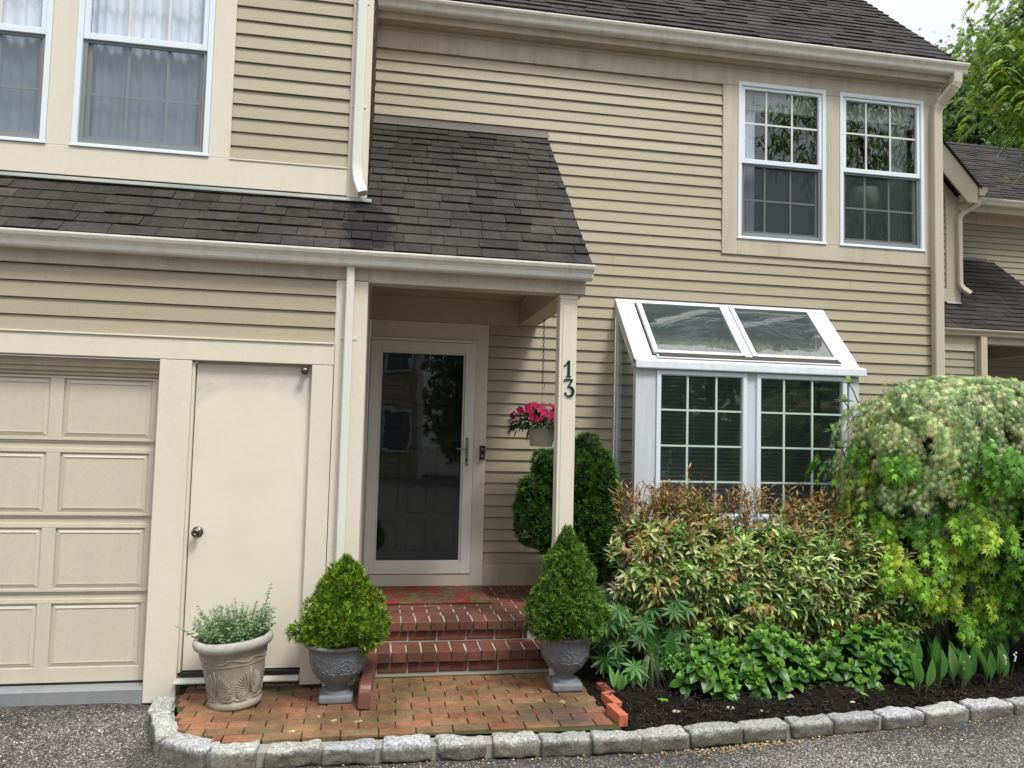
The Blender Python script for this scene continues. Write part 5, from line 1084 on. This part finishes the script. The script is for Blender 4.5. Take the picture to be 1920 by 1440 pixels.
# weeping Japanese maples
def maple(name, lb, cat, cx, cy, z_top, rx, ry, n_sh, colf, tmpl, lsc, zmin, zmax, seed, bulge=0, skew=0, leaf_n=7, L_=.16, xlim=None):
    r = random.Random(seed); root = thing(name, (cx, cy, .1), lb, cat); lf = MB(); stm = MB(); cnt = 0; guard = 0
    while cnt < n_sh and guard < n_sh*12:
        guard += 1
        a = r.uniform(-math.pi, .25) if r.random() < .92 else r.uniform(0, 6.28); z = zmin+(zmax-zmin)*r.random()**.85; t_ = (z_top-z)
        prof_ = min(1, math.sqrt(max(0, 1-(1-min(t_/(.75), 1))**2)))           # dome, then nearly vertical curtain
        low = max(0, (1.15-z))*.30
        f = prof_*(1+.32*mnoise.noise(Vector((math.cos(a)*2.6, math.sin(a)*2.6, z*3.4+seed)))+.17*mnoise.noise(Vector((a*5, z*8, seed)))) - low*(1 if math.cos(a) < .2 else .3)
        x = cx+rx*f*math.cos(a); y = cy+ry*f*math.sin(a)
        if xlim and not xlim(x, z): continue
        if mnoise.noise(Vector((x*4.2, y*4.2, z*5.5+seed))) < -.30: continue
        out_ = Vector((math.cos(a), math.sin(a), 0)); p = Vector((x, y, z))+out_*r.uniform(-.10, .07); dn = min(1, t_/.6)
        d_ = out_*(.9-.55*dn)+Vector((r.uniform(-.25, .25), r.uniform(-.1, .1), .10-1.0*dn)); d_.normalize(); base = p-d_*L_
        stm.tube([base, p], .0018, 4, (.10, .10, .04), .5); P = []; D = []; Nr = []; S = []
        for j in range(leaf_n):
            q = base.lerp(p, .08+.92*j/(leaf_n-1)); sg = -1 if j % 2 else 1; sd = out_.cross(Vector((0, 0, 1)))*sg
            D.append(sd*.8*(1-.7*j/(leaf_n-1))+d_*.5+Vector((0, 0, -.55))+out_*.15); P.append(q+sd*.012); Nr.append(out_*.75+Vector((0, 0, .75))); S.append(lsc*r.uniform(.65, 1.15))
        scatter(lf, tmpl, np.array(P), np.array(D)+rng.normal(0, .28, (leaf_n, 3)), np.array(Nr)+rng.normal(0, .5, (leaf_n, 3)), S, colf(p, leaf_n)); cnt += 1
    lf.build('foliage', M['leaf'], root); stm.build('twigs', M['leaf'], root)
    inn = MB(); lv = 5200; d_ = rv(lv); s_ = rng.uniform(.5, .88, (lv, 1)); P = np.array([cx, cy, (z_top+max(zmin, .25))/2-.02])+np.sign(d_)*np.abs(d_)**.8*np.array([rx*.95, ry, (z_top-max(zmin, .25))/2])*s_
    scatter(inn, T_MAPLE, P, d_+np.array([0, 0, -.8]), d_, rng.uniform(.05, .08, lv), jit((.016, .036, .008), lv, .3)); inn.build('inner_leaves', M['leaf'], root)  # inner leaves coloured very dark to paint shade within the crown
    br = MB()
    for k in range(9):
        a = r.uniform(0, 6.28); br.tube([(cx, cy+.1, .1), (cx+.05*math.cos(a), cy+.1, .9), (cx+.35*rx*math.cos(a), cy+.35*ry*math.sin(a), z_top-.45), (cx+.8*rx*math.cos(a), cy+.8*ry*math.sin(a), z_top-.5)], .022, 6, (.08, .06, .04), .3)
    br.build('trunk', M['bark'], root); return root
def col_pale(p, n):
    if rnd.random() < .22: return jit((.62, .61, .36), n, .3)
    return jit((.44, .54, .27) if rnd.random() < .58 else (.24, .36, .17), n, .38)
def col_green(p, n):
    t_ = mnoise.noise(Vector((p.x*2.2, p.y*2.2, p.z*2.2)))+rnd.uniform(-.3, .3)
    if t_ > .40: return jit((.40, .54, .05), n, .2)
    if t_ > -.05: return jit((.24, .44, .04), n, .32)
    return jit((.11, .28, .03), n, .35)
maple('japanese_maple', 'pale variegated weeping Japanese maple above the green one, right of the bay', 'maple', 4.77, 5.66, 2.38, 1.02, .72, 2700, col_pale, T_LACE, .048, 1.20, 2.33, 3, xlim=lambda x, z: z > 1.22+.22*max(0, 4.1-x)+.45*max(0, x-4.5)+.09*math.sin(x*23) and x < 5.7)
maple('japanese_maple', 'bright green weeping Japanese maple cascading to the bed at the right edge', 'maple', 4.80, 5.70, 2.28, 1.12, .88, 2300, col_green, T_MAPLE, .057, .30, 2.2, 8, xlim=lambda x, z: (z < 1.6+.12*math.sin(x*9) or x > 5.5) and x > 3.66 and z > .30+.55*max(0, 4.35-x)+.25*max(0, .2-abs((x*3) % 1-.5)*.6) )

# hydrangeas
def hydrangea(cx, cy, rx, ry, h, n, lb, seed):
    r = random.Random(seed); root = thing('hydrangea', (cx, cy, .1), lb, 'hydrangea', 'hydrangeas in the bed'); lf = MB(); st_ = MB()
    for k in range(n):
        a = r.uniform(0, 6.28); q = math.sqrt(r.random()); x, y = cx+rx*q*math.cos(a), cy+ry*q*math.sin(a)*.9-(.0); z = .12+h*(1-.82*q*q)*r.uniform(.5, 1.05)
        out_ = Vector((math.cos(a)*q*.6, math.sin(a)*q*.6-.15, 1)).normalized(); st_.tube([(cx+rx*q*.6*math.cos(a), cy+ry*q*.6*math.sin(a), .10), (x, y, z)], .004, 5, (.06, .09, .03), .6)
        P = []; D = []; Nr = []; S = []; Cc = []
        for j in range(9):
            lev = j//2; b = (j % 2)*math.pi+lev*1.57+k; inner_ = j < 4
            sx_ = out_.cross(Vector((.2, 1, .1))).normalized(); sy_ = out_.cross(sx_)
            D.append((sx_*math.cos(b)+sy_*math.sin(b))*(1.0 if not inner_ else .6)+out_*(.15 if not inner_ else .9)); P.append(Vector((x, y, z))-out_*(.028*lev)); Nr.append(out_+(sx_*math.cos(b)+sy_*math.sin(b))*(-.2)+Vector((0, -.2, .2)))
            S.append((.038 if j < 2 else .062 if j < 4 else .095)*r.uniform(.8, 1.15)); Cc.append((.12, .26, .03) if inner_ else ((.065, .18, .022) if r.random() < .6 else (.04, .12, .02)))
        cc_ = np.array(Cc)*(1+rng.normal(0, .13, (9, 1))); scatter(lf, T_OVATE, np.array(P), np.array(D)+rng.normal(0, .1, (9, 3)), np.array(Nr), S, cc_)
    lf.build('foliage', M['leafg'], root); st_.build('stems', M['leaf'], root)
hydrangea(2.24, 4.98, .27, .25, .40, 44, 'hydrangea with bright young leaves right of the lupine', 1)
hydrangea(2.70, 5.02, .40, .30, .42, 80, 'widest leafy hydrangea in the middle of the bed', 2)
hydrangea(3.46, 5.08, .42, .32, .42, 80, 'hydrangea on the right beside the lily of the valley', 3)

# lupine
root = thing('lupine', (1.85, 5.45, .1), 'lupine with star shaped leaves right of the urn', 'lupine'); lf = MB(); st_ = MB()
for k in range(74):
    x, y, z = 1.56+.64*rnd.random(), 5.0+.6*rnd.random(), .18+.48*rnd.random()
    if k < 6: x, y, z = [(1.66, 5.1, .36), (1.78, 5.02, .42), (1.74, 4.98, .26), (2.10, 5.0, .28), (1.95, 5.3, .62), (1.72, 5.25, .60)][k]
    n1 = np.array([[rnd.uniform(-.3, .3), -.75+rnd.uniform(-.25, .2), .75]]); d1 = np.array([[rnd.uniform(-.4, .4), -.6, -.5]]); scatter(lf, T_LUPINE, np.array([[x, y, z]]), d1, n1, [rnd.uniform(.085, .13)], jit((.055, .16, .03), 1, .2))
    st_.tube([(1.85+(x-1.85)*.3, 5.4, .1), (x*.6+1.85*.4, 5.35, z*.6), (x, y, z)], .003, 5, (.08, .13, .04), .6)
lf.build('foliage', M['leaf'], root); st_.build('stems', M['leaf'], root)

# upright broad blades: lily of the valley, a young tulip, a tuft of bulb leaves
def blades(name, lb, cat, cx, cy, n, hmin, hmax, wd, col, grp=None, flowers=False, seed=0, spread=.04, z0=.10, lean=.25):
    r = random.Random(seed); root = thing(name, (cx, cy, z0), lb, cat, grp); lf = MB(); T = lance(wd, .7, -.10, 6)
    for k in range(n):
        a = r.uniform(0, 6.28); h = r.uniform(hmin, hmax); l_ = r.uniform(.3, 1)*lean; d1 = np.array([[math.cos(a)*l_, math.sin(a)*l_, 1]]); nr = np.array([[math.cos(a+2.6)*.5, -1, .2]])
        p0 = np.array([[cx+math.cos(a)*spread*r.random(), cy+math.sin(a)*spread*r.random(), z0]])
        q = MB().tube([tuple(p0[0]), tuple(p0[0]+d1[0]*h*.3)], .004, 5, (.10, .10, .04)); lf.add(q.v, q.f, (.10, .10, .04))
        scatter(lf, T, p0+d1*h*.22, d1, nr, [h*.82], jit(col, 1, .15))
    lf.build('leaves', M['leafg'], root)
    if flowers:
        MB().tube([(cx, cy-.02, z0), (cx+.02, cy-.04, z0+hmax*.72)], .0018, 4, (.15, .25, .08)).build('stalk', M['leafg'], root)
        for j in range(5): MB().lathe([(0, .006), (.005, .004), (.006, -.003), (.007, -.006)], (cx+.014+r.uniform(-.01, .01), cy-.04, z0+hmax*(.5+.05*j)), 8, (.8, .8, .72)).build('flower', M['petal'], root)
    return root
lily = [(3.66, 4.72), (3.90, 4.86), (4.02, 4.80), (4.16, 4.92), (3.84, 5.06), (4.30, 4.84), (4.44, 4.92), (4.06, 5.12), (4.26, 5.10), (4.58, 4.98), (4.46, 5.16), (3.74, 5.22), (3.98, 5.30), (4.22, 5.34), (4.66, 5.2)]
ll = ['small lily of the valley nearest the kerb, left of the clump', 'broad leaved lily of the valley behind the small front one', 'lily of the valley with white bells right of the front one', 'lily of the valley under the lowest maple tip', 'lily of the valley beside the right hydrangea', 'lily of the valley close to the kerb under the maple', 'lily of the valley with bells near the right edge', 'dark lily of the valley in the middle of the clump', 'lily of the valley in the second row under the maple', 'rightmost front lily of the valley', 'lily of the valley behind the right pair', 'lily of the valley shaded behind the right hydrangea', 'shaded lily of the valley in the back row', 'lily of the valley at the back under the maple curtain', 'lily of the valley at the right edge of the photo']
for k, (x, y) in enumerate(lily): blades('lily_of_the_valley', ll[k], 'lily of the valley', x, y, 7 if k else 5, .17, .28, .30, (.055, .15, .03) if k % 2 else (.08, .20, .04), 'lily of the valley clump', k in (2, 3, 6, 9), 20+k)
for k in range(12):
    blades('lily_of_the_valley', 'shaded lily of the valley packed among the back rows of the clump', 'lily of the valley', 3.75+rnd.random()*1.2, 5.15+rnd.random()*.4, 7, .20, .32, .30, (.045, .13, .028), 'lily of the valley clump', False, 80+k)
blades('tulip_plant', 'cluster of broad upright tulip leaves behind the lupine star leaves', 'plant', 1.98, 5.16, 6, .30, .40, .30, (.05, .15, .035), None, False, 51, .07, lean=.35)
blades('seedling', 'young pointed bulb shoot beside the edging bricks', 'plant', 1.60, 4.92, 5, .14, .19, .30, (.12, .27, .07), None, False, 52, .015, lean=.5)
root = thing('daylily_tuft', (1.86, 4.98, .1), 'tuft of thin grassy leaves tied in a knot', 'plant'); lf = MB()
for k in range(90):
    a = rnd.uniform(0, 6.28); l_ = rnd.uniform(.10, .24); c0 = Vector((1.86, 5.02, .33)); e = Vector((c0.x+math.cos(a)*l_*.55, c0.y+math.sin(a)*l_*.4-.03, .33-l_*rnd.uniform(.6, 1.0)))
    lf.tube([c0, c0.lerp(e, .45)+Vector((0, 0, .03)), e], .0018, 3, tuple(jit((.16, .24, .10), 1, .25)[0]), .3)
for k in range(24):
    a = rnd.uniform(0, 6.28); lf.tube([(1.86+.01*math.cos(a), 5.02+.01*math.sin(a), .12), (1.86+.022*math.cos(a), 5.02+.022*math.sin(a), .28), (1.86+.022*math.cos(a), 5.02+.02*math.sin(a), .37), (1.86, 5.02, .33)], .0025, 4, tuple(jit((.09, .17, .05), 1, .2)[0]))
for k in range(5): lf.tube([(1.86+.018*math.cos(a_), 5.02+.018*math.sin(a_), .325+.003*k) for a_ in [j*.7 for j in range(10)]], .0016, 4, (.55, .5, .25))
lf.build('leaves', M['leaf'], root)
root = thing('oregano_plant', (2.03, 4.99, .1), 'small bushy herb between the lupine and the hydrangea', 'plant'); lf = MB()
n = 300; d_ = rv(n); d_[:, 2] = np.abs(d_[:, 2]); scatter(lf, T_OVATE, np.array([2.03, 5.02, .24])+d_*np.array([.10, .09, .11])*rng.uniform(.5, 1, (n, 1)), d_+rng.normal(0, .5, (n, 3)), d_+np.array([0, 0, .8]), rng.uniform(.02, .04, n), jit((.10, .26, .05), n, .2))
for k in range(7): lf.tube([(2.03+rnd.uniform(-.02, .02), 5.0, .09), (2.03+rnd.uniform(-.07, .07), 5.0, .27)], .003, 4, (.16, .12, .07))
lf.build('foliage', M['leaf'], root)
root = thing('rhododendron', (3.65, 6.1, .1), 'rhododendron twigs with long dark leaves between bay and maple', 'shrub'); lf = MB()
for (x, y, z) in ((3.93, 5.98, 2.12), (3.98, 6.0, 2.28), (3.80, 5.95, 1.86), (3.86, 5.95, 1.72), (3.83, 5.96, 1.60)):
    for j in range(8):
        b = j*.79+x*9; scatter(lf, T_LANCE, np.array([[x, y, z]]), np.array([[math.cos(b), math.sin(b)*.6, .25+.2*(j % 2)]]), np.array([[0, -.3, 1.]]), [rnd.uniform(.07, .11)], jit((.05, .12, .03), 1, .2))
    for j in range(3): scatter(lf, T_LANCE, np.array([[x, y, z]]), np.array([[.2*(j-1), -.1, 1]]), np.array([[0, -1., .1]]), [.075], jit((.20, .30, .06), 1, .15))
    lf.tube([(x, y, z), (x+.06, y+.02, z-.06), (x+.2, y+.12, z-.22), (4.3, 6.3, .9)], .005, 5, (.10, .09, .05))
lf.build('foliage', M['leafg'], root)

# small loose things
def litter(name, lb, cat, pts, col, sc, tm, grp=None, z=.098):
    for k, (x, y) in enumerate(pts):
        q = MB(); n = 5; scatter(q, tm, np.array([[x, y, z]]*n)+rng.normal(0, sc*.35, (n, 3))*np.array([1, 1, .1]), rv(n)*np.array([1, 1, .15]), np.tile([0, 0, 1.], (n, 1)), [sc*rnd.uniform(.6, 1.1) for _ in range(n)], jit(col, n, .12)); tag(q.build(name, M['petal']), lb[k], cat, grp)
litter('fallen_petal', ['bright pink fallen petal on the brick patio'], 'petal', [(1.02, 4.69)], (.55, .01, .12), .016, T_OVATE)
litter('fallen_blossom', ['pale yellow fallen blossom just right of the tan pot', 'fallen blossom on the bricks near the left urn', 'fallen blossom at the front edge of the patio', 'fallen blossom close to the right urn', 'fallen yellow blossom between right urn and petal', 'small fallen blossom behind the front kerb stones'], 'blossom', [(-.28, 4.76), (-.20, 4.69), (-.40, 4.56), (1.08, 4.90), (1.22, 4.86), (-.05, 4.66)], (.55, .48, .22), .026, T_LACE, 'fallen blossoms')
for k, (x, y, s, lb) in enumerate(((2.24, 4.62, .045, 'tan stone chip in the mulch'), (2.42, 4.55, .030, 'round grey pebble behind the kerb'), (1.88, 4.60, .04, 'flat pale stone at the front of the bed'), (3.10, 4.64, .026, 'white pebble in front of the bare mulch'), (1.70, 4.74, .022, 'small white pebble near the edging bricks'))):
    q = MB().lathe([(0, -.4), (.6, -.3), (1, 0), (.7, .45), (0, .6)], (0, 0, 0), 9); q2 = MB().add([(x+v[0]*s*.8, y+v[1]*s*.5, .10+v[2]*s*.4) for v in q.v], q.f); tag(q2.build('pebble', M['pebble'], smooth=True), lb, 'pebble', 'pebbles in the bed')
for k, (x, y, lb) in enumerate(((1.83, 4.70, 'tiny two leaved sprout in the mulch'), (2.20, 4.78, 'little star shaped weed in the mulch'), (3.20, 4.66, 'single small leaf standing by the kerb'))):
    q = MB(); n = 6; scatter(q, T_OVATE, np.array([[x, y, .135]]*n), rv(n)*np.array([1, 1, .1])+np.array([0, 0, .3]), np.tile([0, 0, 1.], (n, 1)), [.035]*n, jit((.20, .38, .06), n)); q.tube([(x, y, .08), (x, y, .14)], .002, 4, (.15, .25, .06)); tag(q.build('weed', M['leaf']), lb, 'weed', 'weeds in the mulch')

mb = MB(); n = 420; X = np.concatenate([rng.normal(2.15, .28, 260), rng.uniform(-.8, 5, 160)]); Yd = np.array([kerb_y(x) for x in X])-np.abs(rng.normal(.035, .03, n))
scatter(mb, T_CHIP, np.stack([X, Yd, np.array([az(x, y) for x, y in zip(X, Yd)])+.006], 1), rv(n)*np.array([1, 1, .1]), np.tile([0, 0, 1.], (n, 1)), rng.uniform(.005, .014, n), jit((.27, .21, .10), n, .35))
tag(mb.build('debris', M['chips']), 'straw coloured plant debris swept along the foot of the kerb', 'debris', kind='stuff')
mb = MB(); n = 900; X = rng.uniform(-1.1, 1.45, n); Yd = rng.uniform(4.47, 5.4, n); scatter(mb, T_CHIP, np.stack([X, Yd, np.full(n, .093)], 1), rv(n)*np.array([1, 1, .1]), np.tile([0, 0, 1.], (n, 1)), rng.uniform(.002, .007, n), jit((.20, .15, .08), n, .6))
tag(mb.build('grit', M['chips']), 'fine grit and crumbs scattered over the brick patio', 'grit', kind='stuff')

# ================================================================== NEIGHBOUR HOUSE
Nh = thing('neighbour_house', (10, 11, 0), 'neighbouring townhouse with dark shingle roofs at the right, beyond the downspout', 'house')
g2, u2, m2 = 10.10, 10.54, 11.80
siding('wall', M['siding2'], Nh, 6.6, 8.86, 3.16, .1, .115, g2)
MB().box(6.6, 13.5, g2-.03, g2+.1, 3.285, 3.48).box(6.6, 8.765, g2-.028, g2+.05, 3.165, 3.2848).box(8.7655, 8.92, g2-.028, g2+.08, .1, 3.2848).build('frieze_board', M['trim2'], Nh, bevel=.004)
spout('downspout', M['spout2'], Nh, [(8.855, g2-.07, 3.4), (8.855, g2-.07, .1)], .11, .07)
gutter('gutter', M['trim2'], Nh, 6.6, 13.5, g2-.032, 3.384)
MB().box(6.6, 13.5, g2+.101, m2, 3.45, 3.478).build('porch_ceiling', M['soffit'], Nh)
MB().box(10.35, 10.5, g2+.101, m2, 3.24, 3.449).build('porch_beam', M['soffit'], Nh); MB().box(10.35, 10.5, g2, g2+.1, .1, 3.28).build('porch_post', M['trim2'], Nh)
MB().box(8.925, 9.0, g2+.05, m2, .1, 3.44).build('wall_return', M['trim2'], Nh)
siding('wall', M['siding2'], Nh, 8.9, 14, 5.66, .1, .1045, m2)
Vn = Vector((0, m2-9.97, 5.0-3.49)); cz_ = Vn.y/Vn.length
shingles('porch_roof', M['shingleM'], Nh, (6.6, 9.97, 3.485), (1, 0, 0), Vn, 4.06, Vn.length, lambda v: (0, 4.06) if 9.97+v*cz_ < u2 else (2.27, 4.06), .137, 21, .2, .34)
q = MB().add([(6.6, 9.97, 3.475), (10.66, 9.97, 3.475), (10.66, m2, 4.985), (6.6, m2, 4.985)], [(0, 1, 2, 3)]); q.build('roof_deck', M['shingleM'], Nh)
MB().box(8.88, 10.5, m2-.03, m2-.001, 5.0, 5.05).build('flashing', M['flash2'], Nh)
siding('wall', M['siding2'], Nh, 6.6, 8.66, 6.1, 4.19, .104, u2)
MB().box(6.6, 8.90, u2-.03, u2+.04, 3.98, 4.186).box(8.66, 8.90, u2-.028, u2+.04, 4.1865, 5.66).build('corner_board', M['trim2'], Nh, bevel=.004)
MB().box(8.65, 8.90, u2-.05, u2-.031, 3.955, 3.978).build('flashing', M['sill'], Nh); MB().box(8.90, 8.905, u2+.04, m2, 4.0, 5.6).build('side_wall', M['siding2'], Nh)
q = MB(); yR0 = 10.28
def rk(x): return 5.90-(x-8.90)*1.06
q.add([(x, yy, z) for yy in (yR0, yR0+.03) for x, z in ((6.4, rk(6.4)), (9.03, rk(9.03)), (9.03, rk(9.03)-.26), (8.86, rk(9.03)-.26), (6.4, rk(6.4)-.45))], [(0, 1, 2, 3, 4)[::-1], (5, 6, 7, 8, 9), (2, 3, 8, 7), (3, 4, 9, 8), (1, 2, 7, 6)]); q.build('rake_board', M['trim2'], Nh, bevel=.004)
q = MB(); q.add([(6.4, u2-.02, rk(6.4)-.3), (8.90, u2-.02, rk(8.9)-.3), (8.90, u2-.02, 5.655), (6.4, u2-.02, 5.655)], [(3, 2, 1, 0)]); q.build('gable_wall', M['trim2'], Nh)
q = MB(); q.add([(x, yy, z) for yy in (yR0-.03, m2+2) for x, z in ((6.4, rk(6.4)+.005), (9.08, rk(9.08)+.005), (9.08, rk(9.08)+.035), (6.4, rk(6.4)+.04))], [(0,1,2,3)[::-1], (4,5,6,7), (3,2,6,7), (1,5,6,2), (0,4,5,1)], (1, 1, 1)); q.build('gable_roof', M['shingleM'], Nh)
MB().prism([(9.04, 5.62), (9.13, 5.62), (9.15, 5.66), (9.19, 5.70), (9.20, 5.745), (9.05, 5.745)], yR0-.02, m2, 'Y').build('side_gutter', M['trim2'], Nh)
spout('downspout', M['spout2'], Nh, [(9.10, yR0+.06, 5.64), (9.10, yR0+.06, 5.52), (8.86, u2-.07, 5.35), (8.86, u2-.07, 4.22), (8.97, u2-.16, 4.10)], .07, .06, .08)
MB().box(8.9, 14, m2-.03, m2, 5.66, 5.88).build('frieze_board', M['frieze'], Nh); MB().box(8.9, 14, m2-.33, m2-.031, 5.84, 5.86).build('soffit', M['soffit'], Nh); MB().box(8.9, 14, m2-.35, m2-.331, 5.77, 5.96).build('fascia', M['trim2'], Nh)
gutter('gutter', M['gutter'], Nh, 8.9, 14, m2-.351, 5.885)
shingles('roof', M['shingleM'], Nh, (7.0, m2-.42, 5.99), (1, 0, 0), (0, 2.42, 2.0), 8.0, 3.14, None, .125, 23, .2, .34)
MB().prism([(13.70, 7.93), (13.82, 8.02), (13.95, 7.93)], 7.0, 15, 'X').build('ridge_cap', M['shingleM'], Nh)
q = MB()
zc = 2.55; k = 0
while zc < 3.24: q.tube([(10.42, 10.9, zc), (10.42, 10.9, zc+.03)], .006, 5); zc += .033
ch = q.build('hanging_chain', M['chain']); tag(ch, 'thin dark chain hanging in the neighbouring porch', 'chain')

# ================================================================== TREES
def tree(name, lb, base, crown, n, tmpl, lsc, cols, seed, droop=0.3, trunk_r=.2, shell=.55, mt='leaf'):
    r = random.Random(seed); root = thing(name, base, lb, 'tree'); lf = MB()
    for (c, rad, k) in crown:
        for q in range(k):                                 # clumps of leaves spread through each limb's volume
            d_ = rv(1)[0]; p = np.array(c)+d_*np.array(rad)*(shell+(1.05-shell)*r.random()); m_ = max(6, int(n)); cs = np.array(rad).mean()*.16
            P = p+rng.normal(0, 1, (m_, 3))*np.array([cs, cs, cs*.6]); D = rng.normal(0, .6, (m_, 3))+np.array([0, 0, -droop]); colr = cols[r.randrange(len(cols))]
            scatter(lf, tmpl, P, D, rng.normal(0, .4, (m_, 3))+np.array([0, -.35, .8]), lsc*rng.uniform(.7, 1.25, m_), jit(colr, m_, .22))
    lf.build('crown', M[mt], root)
    tk = MB(); b = Vector(base); top = Vector(crown[0][0]); tk.tube([b, b.lerp(top, .5)+Vector((.2, 0, 0)), top], trunk_r, 9, (1, 1, 1), .35)
    for (c, rad, k) in crown[1:]: tk.tube([b.lerp(top, .55), (Vector(c)+top)/2-Vector((0, 0, .3)), Vector(c)], trunk_r*.35, 6, (1, 1, 1), .3)
    tk.build('trunk', M['bark'], root); return root
DK = [(.045, .115, .025), (.03, .08, .02), (.075, .16, .035), (.10, .19, .04)]
tree('maple_tree', 'tall dark green maple behind the neighbouring roof', (20.5, 22, 0), [((20.5, 22, 12.6), (3.4, 3, 2.9), 420), ((19.0, 21.5, 10.0), (2.6, 2.4, 2.6), 260), ((23.0, 21.5, 10.5), (3, 2.4, 3), 260), ((17.9, 22, 12.0), (1.5, 1.5, 1.9), 100), ((21.5, 20.5, 8.6), (3.2, 2, 2), 220)], 34, T_MAPLE, .155, DK, 1, .5, .3)
tree('maple_tree', 'shaded maple crown low behind the neighbouring ridge', (27, 27, 0), [((27, 27, 10.5), (5, 3, 4), 260), ((21.5, 27, 9), (4, 2.5, 4), 200)], 22, T_MAPLE, .26, DK[:3], 2, .5, .35)
tree('distant_tree', 'thin tree top showing above the sloping roof edge', (27.2, 36, 0), [((27.2, 36, 19.8), (1.0, 1.0, 1.5), 26), ((28.6, 36, 18.9), (1.2, .8, 1.0), 26)], 12, T_MAPLE, .24, DK, 3, .2, .2)
# honey locust: drooping compound fronds hanging in from the right
def locust(lb, base, limbs, seed, n_fr, cols, fl=.24, ls=.034):
    r = random.Random(seed); root = thing('honey_locust', base, lb, 'tree'); lf = MB(); tw = MB(); b = Vector(base)
    for (a, c, k) in limbs:
        a, c = Vector(a), Vector(c); tw.tube([a, a.lerp(c, .5)+Vector((0, 0, .25)), c], .035, 6, (.08, .07, .05), .25)
        for q in range(k):
            t_ = r.random(); s0 = a.lerp(c, t_)+Vector((0, 0, 1.0*t_*(1-t_)))+Vector((r.gauss(0, .28), r.gauss(0, .35), r.gauss(-.05, .22))); az_ = r.uniform(0, 6.28); P = []; D = []; Nr = []
            for m_ in range(12):
                u_ = m_/11; h = fl*u_; pt = s0+Vector((math.cos(az_)*h*.85, math.sin(az_)*h*.85, h*(.10-.75*u_))); sd = Vector((-math.sin(az_), math.cos(az_), 0))
                for sg in (-1, 1): P.append(pt); D.append(sd*sg+Vector((math.cos(az_)*.4, math.sin(az_)*.4, -.7))); Nr.append((math.cos(az_)*.3, math.sin(az_)*.3-.5, .8))
            scatter(lf, T_THIN if False else ([(-.17, .1, 0), (.17, .1, 0), (.12, .9, -.05), (-.12, .9, -.05)], [(0, 1, 2, 3)]), np.array(P), np.array(D), np.array(Nr)+rng.normal(0, .2, (24, 3)), ls*rng.uniform(.8, 1.2, 24), jit(cols[r.randrange(len(cols))], 24, .18))
    tw.tube([b, (b.x-.2, b.y, b.z+4), limbs[0][0]], .14, 8, (.08, .07, .05), .5)
    lf.build('crown', M['leaf'], root); tw.build('trunk', M['bark'], root)
LC = [(.20, .31, .025), (.13, .23, .025), (.30, .41, .04), (.07, .13, .02), (.15, .26, .025)]
bL = (13.2, 10.2, 0); T0 = (10.6, 10.0, 8.6)
locust('honey locust with drooping yellow green fronds hanging in at the top right corner', bL, [(T0, (8.95, 9.8, 7.95), 300), ((10.6, 10, 7.7), (8.95, 9.8, 7.45), 330), ((10.6, 10, 7.2), (8.85, 9.8, 7.05), 330), ((10.6, 10.1, 6.9), (9.35, 9.9, 6.7), 230), ((11, 10, 9.3), (9.2, 9.9, 8.6), 110), ((10.8, 10, 6.5), (9.8, 9.9, 6.2), 90)], 5, 0, LC, .24, .062)

# street side, behind the camera: what the panes mirror
LT = [(.12, .2, .03), (.2, .3, .04), (.07, .13, .02)]
tree('street_tree', 'leafy street tree behind the viewer, mirrored in the upper right windows', (15, -6, 0), [((15.2, -6, 11), (3.0, 2.4, 3.6), 300), ((12.0, -5.6, 10.6), (1.6, 1.5, 1.2), 60), ((15, -5, 8), (2.6, 2, 2), 120)], 16, T_THIN, .26, LT, 12, .9, .2)
tree('street_tree', 'dense street tree mirrored in the front door', (4.8, -15, 0), [((4.8, -15, 3.4), (3.3, 2, 3.4), 260)], 14, T_MAPLE, .34, DK, 14, .3, .2)
tree('street_tree', 'dark street tree mirrored in the bay window', (11, -10, 0), [((11, -10, 3.4), (4.6, 2, 3.0), 260)], 14, T_MAPLE, .34, DK, 13, .3, .2)
oh = thing('opposite_house', (-3, -14, 0), 'taupe house across the drive, seen only as a reflection in the storm door', 'house')
siding('wall', M['siding'], oh, -9, 1.5, 6.0, 0, .2, -14, axis='X', t_=-.03)
q = MB()
for x in (-7.5, -4.5, -1.2, .2):
    for z in (1.0, 3.8): ring(q, x, x+.95, z, z+1.5, .07, -13.96, -13.9)
q.build('window', M['wframe'], oh)
q = MB()
for x in (-7.5, -4.5, -1.2, .2):
    for z in (1.0, 3.8): q.box(x+.07, x+.88, -13.97, -13.95, z+.07, z+1.43)
q.build('pane', M['farpane'], oh)
MB().prism([(-13.6, 5.95), (-13.6, 6.05), (-17.5, 9.3), (-17.5, 5.95)], -9.3, 1.8, 'X').build('roof', M['shingleM'], oh); MB().box(1.4, 1.6, -14.05, -13.9, 0, 6).build('corner_board', M['trim'], oh)
